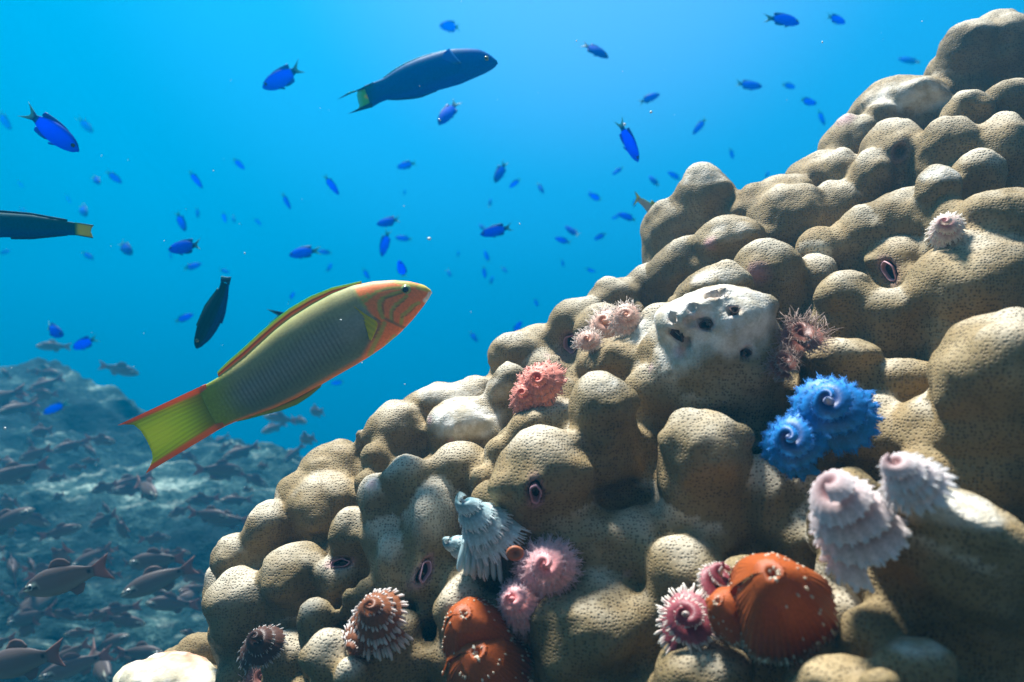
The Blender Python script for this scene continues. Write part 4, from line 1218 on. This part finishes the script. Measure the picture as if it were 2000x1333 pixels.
# ------------------------------------------------------------------ christmas tree worms and other feathery crowns
WORM_MAT = attr_mat("feather_skin", 0.45, 0.4, 0.2, 1500, trans=0.22, mottled=0.18)
FRINGE_MAT = attr_mat("feather_fringe", 0.5, 0.3, trans=0.30)
STALK_MAT = attr_mat("worm_stalk", 0.5, 0.3, 0.2, 900)
def frame_of(a):
    a = a / np.linalg.norm(a)
    u = np.cross(a, UP if abs(a @ UP) < 0.9 else RT); u /= np.linalg.norm(u)
    return a, u, np.cross(a, u)
def crown(parent, org, base, tip, rad, turns=3.2, droop=0.25, lift=0.10, c_in=(0.3, 0.1, 0.05), c_mid=None, c_tip=(0.8, 0.8, 0.75), nf=160, fl=0.3, fw=0.05, fuzz=0.25,
          flat=1.0, start=0.16, seed=1, stalkc=None, skip=None, name="crown", rachis=0.30, ridges=19):
    rs = np.random.default_rng(seed)
    ax, u, v = frame_of(tip - base)
    H = np.linalg.norm(tip - base)
    c_mid = c_mid or c_in
    ph = rs.uniform(0, 6.28)
    def rr(t): return rad * (0.06 + (rachis - 0.06) * t)
    def sr(t): return rad * (start + (1 - start) * t ** 0.85)
    N, M = int(turns * 44), 7
    V, C, F = [], [], []
    def pt(t, w, ang, ext=0.0):
        s_ = sr(t) * (1 + 0.06 * math.sin(ridges * ang) + 0.06 * math.sin(2.3 * ang + ph))
        r = rr(t) + (s_ - rr(t)) * (w + ext)
        h = H * (1 - t) + rad * (0.5 + 0.5 * t) * (lift * 4 * w * (1 - w) - droop * (w + ext) ** 2)
        return base - org + ax * h + (u * math.cos(ang) + v * math.sin(ang) * flat) * r
    for i in range(N + 1):
        t = i / N
        ang = ph + 2 * math.pi * turns * t
        for j in range(M):
            w = j / (M - 1)
            V.append(pt(t, w, ang))
            g = 0.82 + 0.3 * (math.sin(ridges * ang) > 0.2) * w
            C.append(np.array(c_in) * (1 - w ** 1.5) * g + np.array(c_mid) * w ** 1.5 * g)
    for i in range(N):
        for j in range(M - 1):
            F.append((i * M + j, i * M + j + 1, (i + 1) * M + j + 1, (i + 1) * M + j))
    cr = mesh_obj(name, V, F, WORM_MAT, parent, C)
    # fringe
    V, C, F = [], [], []
    for k in range(nf):
        t = ((k + 0.5) / nf) ** 0.62
        if skip and skip(t): continue
        ang = ph + 2 * math.pi * turns * t + rs.normal(0, 0.03)
        L = fl * (0.45 + 0.55 * t) * rs.uniform(0.7, 1.15)
        wd = fw * rad * (0.5 + 0.5 * t) * rs.uniform(0.8, 1.2)
        p0, p1 = pt(t, 1.0, ang, -0.12), pt(t, 1.0, ang, L * 0.55)
        p2 = pt(t, 1.0, ang, L) + (rs.normal(0, 1, 3) * fuzz * fl * rad * 0.4) - UP * 0.0
        d = p2 - p0; d /= np.linalg.norm(d)
        s1 = np.cross(d, ax); s1 /= max(np.linalg.norm(s1), 1e-9); s2 = np.cross(d, s1)
        n0 = len(V)
        for q, ww, cc in ((p0, 1.0, 0.25), (p1, 1.05, 0.85), (p2, 0.45, 1.0)):
            for a_ in range(4):
                an = math.pi / 2 * a_
                V.append(q + (s1 * math.cos(an) + s2 * math.sin(an) * 0.7) * wd * 0.5 * ww)
                C.append(np.array(c_mid) * (1 - cc) + np.array(c_tip) * cc * rs.uniform(0.85, 1.1))
        for r_ in range(2):
            for a_ in range(4):
                F.append((n0 + r_ * 4 + a_, n0 + r_ * 4 + (a_ + 1) % 4, n0 + r_ * 4 + 4 + (a_ + 1) % 4, n0 + r_ * 4 + 4 + a_))
        F.append((n0 + 8, n0 + 9, n0 + 10, n0 + 11))
    if F: mesh_obj("fringe", V, F, FRINGE_MAT, cr, C)
    # stalk up the middle
    V, C, F = [], [], []
    n = 14
    st = np.array(stalkc or c_in)
    for i in range(12):
        w = i / 11
        r = rad * (rachis * 0.9 * (1 - w) + 0.05) * (1 + 0.12 * math.sin(w * 25)) * (1.0 if i < 11 else 0.3)
        for a_ in range(n):
            an = 2 * math.pi * a_ / n
            V.append(base - org + ax * (H * (w * 1.05 - 0.15)) + (u * math.cos(an) + v * math.sin(an) * flat) * r); C.append(st * (0.7 + 0.4 * w))
    for i in range(11):
        for a_ in range(n):
            F.append((i * n + a_, i * n + (a_ + 1) % n, (i + 1) * n + (a_ + 1) % n, (i + 1) * n + a_))
    F.append(tuple(11 * n + a_ for a_ in range(n)))
    mesh_obj("stalk", V, F, STALK_MAT, cr, C)
    return cr
def dome(parent, org, base, tip, rad, c_in, c_edge, c_dot, dots=70, seed=1, name="crown"):
    """a closed, glossy crown: one smooth domed skirt that laps over itself, beaded with pale dots"""
    rs = np.random.default_rng(seed)
    ax, u, v = frame_of(tip - base)
    H = np.linalg.norm(tip - base)
    ph = rs.uniform(0, 6.28, 4)
    def pt(w, ang, up=0.0):
        lap = 0.86 + 0.14 * ((ang / (2 * math.pi)) % 1.0)
        r = rad * w * lap * (1 + 0.05 * math.sin(3 * ang + ph[0]) + 0.035 * math.sin(7 * ang + ph[1]) * w + 0.02 * math.sin(47 * ang) * w ** 3)
        h = H * (1.0 - 0.95 * w ** 2.1) + rad * (0.05 * math.sin(w * 9 + ph[2]) * w + 0.06 * w ** 4 * math.sin(4 * ang + ph[3])) + up
        sp = (w * 2.6 - ang / (2 * math.pi)) % 1.0                   # spiral laps of the skirt
        h += rad * 0.055 * (sp ** 3) * min(1, w * 3) + rad * 0.012 * math.sin(61 * ang) * w
        h -= 0.12 * H * math.exp(-((w / 0.07) ** 2))
        return base - org + ax * h + (u * math.cos(ang) + v * math.sin(ang)) * r
    N, M = 240, 40
    V, C, F = [], [], []
    for i in range(N + 1):
        ang = 2 * math.pi * i / N * 0.99999
        for j in range(M):
            w = j / (M - 1)
            V.append(pt(w, ang)); g = 0.9 + 0.2 * (math.sin(ang * 47) > 0) * w ** 2
            C.append((np.array(c_in) * (1 - w ** 3) + np.array(c_edge) * w ** 3) * g)
    for i in range(N):
        for j in range(M - 1):
            F.append((i * M + j, i * M + j + 1, (i + 1) * M + j + 1, (i + 1) * M + j))
    cr = mesh_obj(name, V, F, WORM_MAT, parent, C)
    V, C, F, n = [], [], [], 0
    v_, f_ = icosphere(1)
    todo = [(rs.uniform(.95, 1.02), rs.uniform(0, 6.28), 1.0) for _ in range(dots)] + [(rs.uniform(.45, .95), rs.normal(ph[0], 0.9), .8) for _ in range(dots // 3)] + [(rs.uniform(.03, .16), rs.uniform(0, 6.28), .8) for _ in range(10)]
    for w, ang, k in todo:
        q = pt(w, ang, rad * 0.012)
        d = pt(min(w + .05, 1.08), ang) - pt(w - .02, ang); d = d / np.linalg.norm(d)
        s_ = rad * rs.uniform(0.016, 0.036) * k
        V.append(q + v_ * s_ + np.outer(v_ @ d, d) * s_ * rs.uniform(0.6, 1.9)); C.append(np.tile(np.array(c_dot) * rs.uniform(.75, 1.1), (len(v_), 1))); F += [tuple(x) for x in f_ + n]; n += len(v_)
    V2, C2, F2 = [], [], []
    for k in range(170):
        ang = 2 * math.pi * (k + rs.uniform(-.4, .4)) / 170
        p0, p1 = pt(0.96, ang), pt(1.0, ang)
        d = (p1 - p0) / np.linalg.norm(p1 - p0)
        p2 = p1 + d * rad * rs.uniform(.08, .20) + rs.normal(0, .012, 3) * rad
        s1 = np.cross(d, ax); s1 /= np.linalg.norm(s1)
        n0 = len(V2); wd = rad * 0.016
        for q, ww, cc in ((p0, 1, 0), (p1, 1.1, .5), (p2, .4, 1)):
            for sg in (-1, 1):
                V2.append(q + s1 * wd * ww * sg); C2.append(np.array(c_edge) * (1 - cc) + np.array(c_dot) * cc * .9)
            V2.append(q + ax * wd * ww); C2.append(C2[-1])
        for r_ in range(2):
            for a_ in range(3):
                F2.append((n0 + r_ * 3 + a_, n0 + r_ * 3 + (a_ + 1) % 3, n0 + r_ * 3 + 3 + (a_ + 1) % 3, n0 + r_ * 3 + 3 + a_))
    mesh_obj("fringe", V2, F2, FRINGE_MAT, cr, C2)
    mesh_obj("bead", np.concatenate(V), F, FRINGE_MAT, cr, np.concatenate(C))
    return cr
def tube(parent, org, p0, p1, r, col, name="tube"):
    ax, u, v = frame_of(p1 - p0)
    V, C, F = [], [], []
    n = 16
    for h, q in ((0, 1.0), (.35, .92), (.7, .98), (1.0, 1.12), (1.02, 0.95), (.8, .8)):
        for a_ in range(n):
            an = 2 * math.pi * a_ / n
            V.append(p0 - org + (p1 - p0) * h + (u * math.cos(an) + v * math.sin(an)) * r * q); C.append(np.array(col) * (1 if h < 1.01 else 0.4))
    for i in range(5):
        for a_ in range(n):
            F.append((i * n + a_, i * n + (a_ + 1) % n, (i + 1) * n + (a_ + 1) % n, (i + 1) * n + a_))
    return mesh_obj(name, V, F, STALK_MAT, parent, C)
BLUE = dict(c_in=(0.004, 0.04, 0.19), c_mid=(0.02, 0.27, 0.72), c_tip=(0.06, 0.34, 0.84), nf=1800, fl=0.12, fw=0.016, fuzz=0.7, turns=3.1, stalkc=(0.30, 0.35, 0.5), droop=0.16)
WHITE = dict(c_in=(0.30, 0.15, 0.15), c_mid=(0.84, 0.76, 0.75), c_tip=(0.88, 0.86, 0.84), nf=420, fl=0.08, fw=0.06, fuzz=0.2, turns=4.0, droop=0.30, start=0.42, lift=0.2, stalkc=(0.75, 0.45, 0.42))  # dark inner colour paints shade into the gaps between plates
TEAL = dict(c_in=(0.06, 0.20, 0.24), c_mid=(0.62, 0.78, 0.79), c_tip=(0.86, 0.92, 0.92), nf=330, fl=0.26, fw=0.05, fuzz=0.2, turns=4.6, droop=0.45, stalkc=(0.55, 0.5, 0.5))  # inner colour darkened to stand for the shaded gaps between rows
PINK = dict(c_in=(0.85, 0.33, 0.33), c_mid=(0.85, 0.48, 0.48), c_tip=(0.80, 0.60, 0.64), nf=900, fl=0.30, fw=0.022, fuzz=0.5, turns=3.0, droop=0.22, stalkc=(0.75, 0.3, 0.3))
RUST = dict(c_in=(0.20, 0.065, 0.025), c_mid=(0.30, 0.11, 0.045), c_tip=(0.86, 0.85, 0.82), nf=120, fl=0.30, fw=0.12, fuzz=0.15, turns=3.4, droop=0.35)
DUSK = dict(c_in=(0.07, 0.03, 0.02), c_mid=(0.11, 0.055, 0.04), c_tip=(0.66, 0.68, 0.68), nf=120, fl=0.16, fw=0.06, fuzz=0.2, turns=3.0, droop=0.4)
ORANGE = dict(c_in=(0.40, 0.075, 0.012), c_mid=(0.50, 0.12, 0.02), c_tip=(0.80, 0.68, 0.50), nf=90, fl=0.10, fw=0.055, fuzz=0.4, turns=1.35, droop=0.62, lift=0.30, stalkc=(0.5, 0.14, 0.03), ridges=41, rachis=0.22, start=0.5)
WINE = dict(c_in=(0.18, 0.02, 0.03), c_mid=(0.36, 0.09, 0.11), c_tip=(0.86, 0.83, 0.74), nf=130, fl=0.34, fw=0.085, fuzz=0.25, turns=2.4, droop=0.12, stalkc=(0.45, 0.40, 0.36))
SALMON = dict(c_in=(0.66, 0.16, 0.11), c_mid=(0.82, 0.32, 0.24), c_tip=(0.84, 0.44, 0.36), nf=300, fl=0.22, fw=0.06, fuzz=0.6, turns=3.4, droop=0.10, lift=0.2, ridges=14)
PALE = dict(c_in=(0.60, 0.30, 0.20), c_mid=(0.74, 0.50, 0.40), c_tip=(0.74, 0.66, 0.58), nf=360, fl=0.42, fw=0.04, fuzz=0.6, turns=2.6, droop=0.05)
MOSSY = dict(c_in=(0.16, 0.05, 0.035), c_mid=(0.30, 0.11, 0.07), c_tip=(0.40, 0.30, 0.25), nf=260, fl=0.55, fw=0.045, fuzz=0.9, turns=2.4, droop=-0.15)
CHALK = dict(c_in=(0.45, 0.18, 0.18), c_mid=(0.78, 0.70, 0.62), c_tip=(0.84, 0.80, 0.70), nf=140, fl=0.25, fw=0.08, fuzz=0.3, turns=3.2, droop=0.3)
# each worm: label, crowns as (style, base px, tip px, forward mm, radius px, extra)
WORMS = [
    ("bright blue fuzzy twin crowned tube worm on the tan knob above the white one", [(BLUE, (1625, 805), (1614, 775), 24, 80, {}), (BLUE, (1558, 868), (1535, 850), 24, 66, {})]),
    ("white and pink tube worm with stacked spiral plates beside the sunlit big knob", [(WHITE, (1682, 1045), (1612, 938), 14, 92, {}), (WHITE, (1782, 945), (1742, 898), 5, 58, dict(fl=.3, nf=220, fw=.1))]),
    ("pale teal tube worm with drooping fingers, beside the black oval burrow", [(TEAL, (958, 1045), (893, 966), 14, 66, {}), (TEAL, (925, 1078), (862, 1055), 10, 42, {})]),
    ("rosy pink fuzzy twin crowned tube worm with a brown lid, below the pale teal one", [(PINK, (1072, 1112), (1062, 1100), 22, 64, {}), (PINK, (1020, 1178), (992, 1168), 20, 50, {})]),
    ("rust brown tube worm edged with white teeth, next to the narrow slit burrow", [(RUST, (738, 1205), (718, 1178), 12, 62, {}), (RUST, (702, 1250), (682, 1275), 10, 40, {})]),
    ("dusky dark brown tube worm edged with white beads, low in the coral's shade", [(DUSK, (512, 1262), (492, 1240), 12, 48, {})]),
    ("big glossy orange domed tube worm with cream dots along its skirt", [(ORANGE, (1522, 1195), (1508, 1120), 30, 106, {}), (ORANGE, (1440, 1205), (1400, 1175), 10, 60, dict(nf=60))]),
    ("maroon tube worm with thick white fringes, tucked between tan knob and orange dome", [(WINE, (1348, 1215), (1335, 1195), 12, 62, {}), (WINE, (1395, 1140), (1418, 1098), 8, 36, {})]),
    ("burnt orange tube worm flecked with white grains, rising from the bottom", [(ORANGE, (930, 1245), (905, 1200), 18, 74, dict(nf=70, seed=5)), (ORANGE, (955, 1330), (930, 1275), 24, 92, dict(nf=90, seed=8))]),
    ("salmon red ruffled worm crown spread flat on the coral's left facing side".replace("left facing", "water facing"), [(SALMON, (1058, 752), (1048, 738), 9, 52, {}), (SALMON, (1028, 775), (1018, 766), 6, 34, {})]),
    ("pale salmon feathery worm fringe beside the big white dead patch", [(PALE, (1185, 640), (1178, 622), 8, 44, {}), (PALE, (1225, 622), (1222, 612), 6, 34, {}), (PALE, (1150, 668), (1145, 660), 5, 26, {})]),
    ("reddish brown bristly tuft in the hollow right behind the white dead patch".replace("right behind", "just behind"), [(MOSSY, (1560, 668), (1565, 640), 8, 46, {}), (MOSSY, (1530, 712), (1535, 700), 6, 30, {})]),
    ("small white worm crown with red streaks wedged between two upper knobs", [(CHALK, (1850, 448), (1843, 428), 10, 36, {})]),
]
for wi_, (lab, crowns) in enumerate(WORMS):
    (st, bpx, tpx, fwd, rpx, ex) = crowns[0]
    D0 = sorted(on_coral(bpx[0] + rpx * .55 * math.cos(a_), bpx[1] + rpx * .55 * math.sin(a_))[2] for a_ in np.linspace(0, 6.28, 13)[:-1])[3]
    loc = P(*bpx, D0)
    w = empty("tube_worm", loc)
    tag(w, lab, "tube worm", "tube worms on the coral head")
    for ci, (st, bpx, tpx, fwd, rpx, ex) in enumerate(crowns):
        ds = sorted(on_coral(bpx[0] + rpx * .55 * math.cos(a_), bpx[1] + rpx * .55 * math.sin(a_))[2] for a_ in np.linspace(0, 6.28, 13)[:-1])
        D = ds[2]
        l2 = P(*bpx, D - 0.006)
        tip = P(*tpx, D - 0.008 - fwd * 0.001)
        kw = dict(st); kw["seed"] = wi_ * 7 + ci + 1; kw.update(ex)
        if st is ORANGE:
            dome(w, loc, l2, tip, rpx * K / 1000 * D, (0.46, 0.10, 0.016), (0.32, 0.085, 0.022), (0.84, 0.76, 0.60), kw['nf'], kw['seed'])
        else:
            crown(w, loc, l2, tip, rpx * K / 1000 * D, **kw)
        a = (tip - l2) / np.linalg.norm(tip - l2)
        tube(w, loc, l2 - a * 0.012, l2 + a * 0.001, rpx * K / 1000 * D * 0.30, np.array(st["c_in"]) * 0.8 + 0.05)
    if lab.startswith("pale teal"):
        V, F, C = [], [], []
        for k in range(7):
            b0 = P(905 + k * 11, 1062 + 4 * math.sin(k), D0 - 0.012)
            pts = [b0 + (-UP * s_ * (1.0 - 0.1 * s_) * (0.8 + 0.06 * k) + RT * (0.06 * s_ * (k - 3) * .6) - FW * 0.5 * s_ * (1 - s_)) * 75 * K / 1000 * D0 for s_ in np.linspace(0, 1, 7)]
            n0 = len(V)
            for i, q in enumerate(pts):
                r = (5.2 - 0.2 * k) * K / 1000 * D0 * (0.75 + 0.5 * math.sin(i / 6 * 2.6)) * (1 if i < 6 else .35)
                for a_ in range(6):
                    an = a_ * math.pi / 3
                    V.append(q - loc + (RT * math.cos(an) + FW * math.sin(an)) * r); C.append(np.array((0.45, 0.62, 0.64)) * (0.8 + 0.06 * i))
            for i in range(6):
                for a_ in range(6):
                    F.append((n0 + i * 6 + a_, n0 + i * 6 + (a_ + 1) % 6, n0 + i * 6 + 6 + (a_ + 1) % 6, n0 + i * 6 + 6 + a_))
            F.append(tuple(n0 + 36 + a_ for a_ in range(6)))
        mesh_obj("feeler", V, F, FRINGE_MAT, w, C)
    if lab.startswith("rosy"):
        c0 = P(1006, 1081, D0 - 0.016)
        v_, f_ = icosphere(3)
        vv = np.array([RT * q[0] * 1.0 + UP * q[1] * 0.85 + FW * q[2] * 0.35 for q in v_]) * 17 * K / 1000 * D0
        vv = vv + np.array([FW * max(0, 0.6 - math.hypot(q[0], q[1])) * 0.006 if q[2] < 0 else FW * 0 for q in v_])
        mesh_obj("lid", c0 - loc + vv, f_, STALK_MAT, w, np.tile((0.30, 0.10, 0.045), (len(v_), 1)) * (0.8 + 0.5 * np.hypot(v_[:, 0], v_[:, 1]))[:, None])

# ------------------------------------------------------------------ small pale coral and tuft in the bottom corner
def lumpy(name, blobs, mat, colf, attrs=None, amp=0.002, fr_=60):
    bm = bmesh.new()
    V, F, n = [], [], 0
    for (x, y, rx, ry, d) in blobs:
        s = K / 1000 * d
        v_, f_ = icosphere(4)
        V.append(P(x, y, d) + np.stack([v_ @ np.array([rx * s, 0, 0]), np.zeros(len(v_)), np.zeros(len(v_))], 1) * 0 + v_[:, :1] * RT * rx * s + v_[:, 1:2] * UP * ry * s + v_[:, 2:3] * FW * (rx + ry) * 0.5 * s)
        F.append(f_ + n); n += len(v_)
    m_ = bpy.data.meshes.new("soup"); m_.from_pydata([tuple(v) for v in np.concatenate(V)], [], [tuple(f) for f in np.concatenate(F)])
    o_ = link(bpy.data.objects.new("soup", m_)); r_ = o_.modifiers.new("r", "REMESH"); r_.mode = "VOXEL"; r_.voxel_size = 0.0035
    e_ = o_.evaluated_get(bpy.context.evaluated_depsgraph_get()); k_ = e_.to_mesh()
    vv = np.array([v.co[:] for v in k_.vertices]); nn = np.array([v.normal[:] for v in k_.vertices]); ff = [tuple(p.vertices) for p in k_.polygons]
    e_.to_mesh_clear(); bpy.data.objects.remove(o_)
    ds = np.array([amp * mnoise.fractal(Vector(q) * fr_, .8, 2.0, 4) for q in vv])
    vv = vv + nn * ds[:, None]
    cols = colf(vv) if colf else None
    return mesh_obj(name, vv, ff, mat, None, cols)
def pale_cols(v):
    nz = np.array([mnoise.fractal(Vector(q) * 70, .8, 2.0, 3) for q in v])
    x, y, d = to_px(v)
    c = np.tile(np.array((0.55, 0.50, 0.36)), (len(v), 1))
    m = sm(1290 - y + nz * 26, -14, 12)
    c = blend(c, (0.36, 0.15, 0.08), m * 0.8)
    return blend(c, (0.75, 0.72, 0.66), sm(nz, 0.25, 0.55) * 0.8)
PALE_MAT = attr_mat("crusted_skeleton", 0.75, 0.2, 0.6, 260, mottled=0.12)
o = lumpy("pale_coral", [(330, 1322, 88, 40, .56), (280, 1330, 60, 36, .57), (395, 1345, 60, 34, .55), (345, 1400, 110, 70, .57)], PALE_MAT, pale_cols)
tag(o, "small cream coral with a rust coloured crust, at the foot of the big coral head", "coral")
o = lumpy("knob_coral", [(388, 1268, 42, 32, .62), (350, 1290, 36, 28, .62), (425, 1262, 28, 36, .63), (400, 1340, 70, 60, .65)], CORAL_MAT, None)
tag(o, "low greenish tan coral knob between the cream coral and the big coral head", "coral")
w = empty("sponge_tuft", P(512, 1330, .5))
tag(w, "small reddish frilly tuft at the bottom edge beside the cream coral", "sponge")
crown(w, P(512, 1330, .5), P(512, 1338, .5), P(510, 1316, .49), 40 * K / 1000 * .5, **dict(MOSSY, c_in=(.35, .14, .12), c_mid=(.45, .22, .19), c_tip=(.5, .32, .28), fl=.3, nf=180))

# ------------------------------------------------------------------ drifting specks
V, F, n = [], [], 0
v_, f_ = icosphere(1)
for k in range(90):
    x, y, d = rng.uniform(0, 2000), rng.uniform(0, 1000), rng.uniform(0.35, 1.6)
    if x > 1100 and y > 300: continue
    r = rng.uniform(0.0003, 0.0008)
    V.append(v_ * r * rng.uniform(.6, 1.4, 3) + P(x, y, d)); F.append(f_ + n); n += len(v_)
snow, t, b = new_mat("pale_speck"); b.inputs["Base Color"].default_value = (0.75, 0.8, 0.78, 1)
tag(mesh_obj("drifting_specks", np.concatenate(V), np.concatenate(F), snow), "tiny pale specks drifting in the open water", "plankton", kind="stuff")
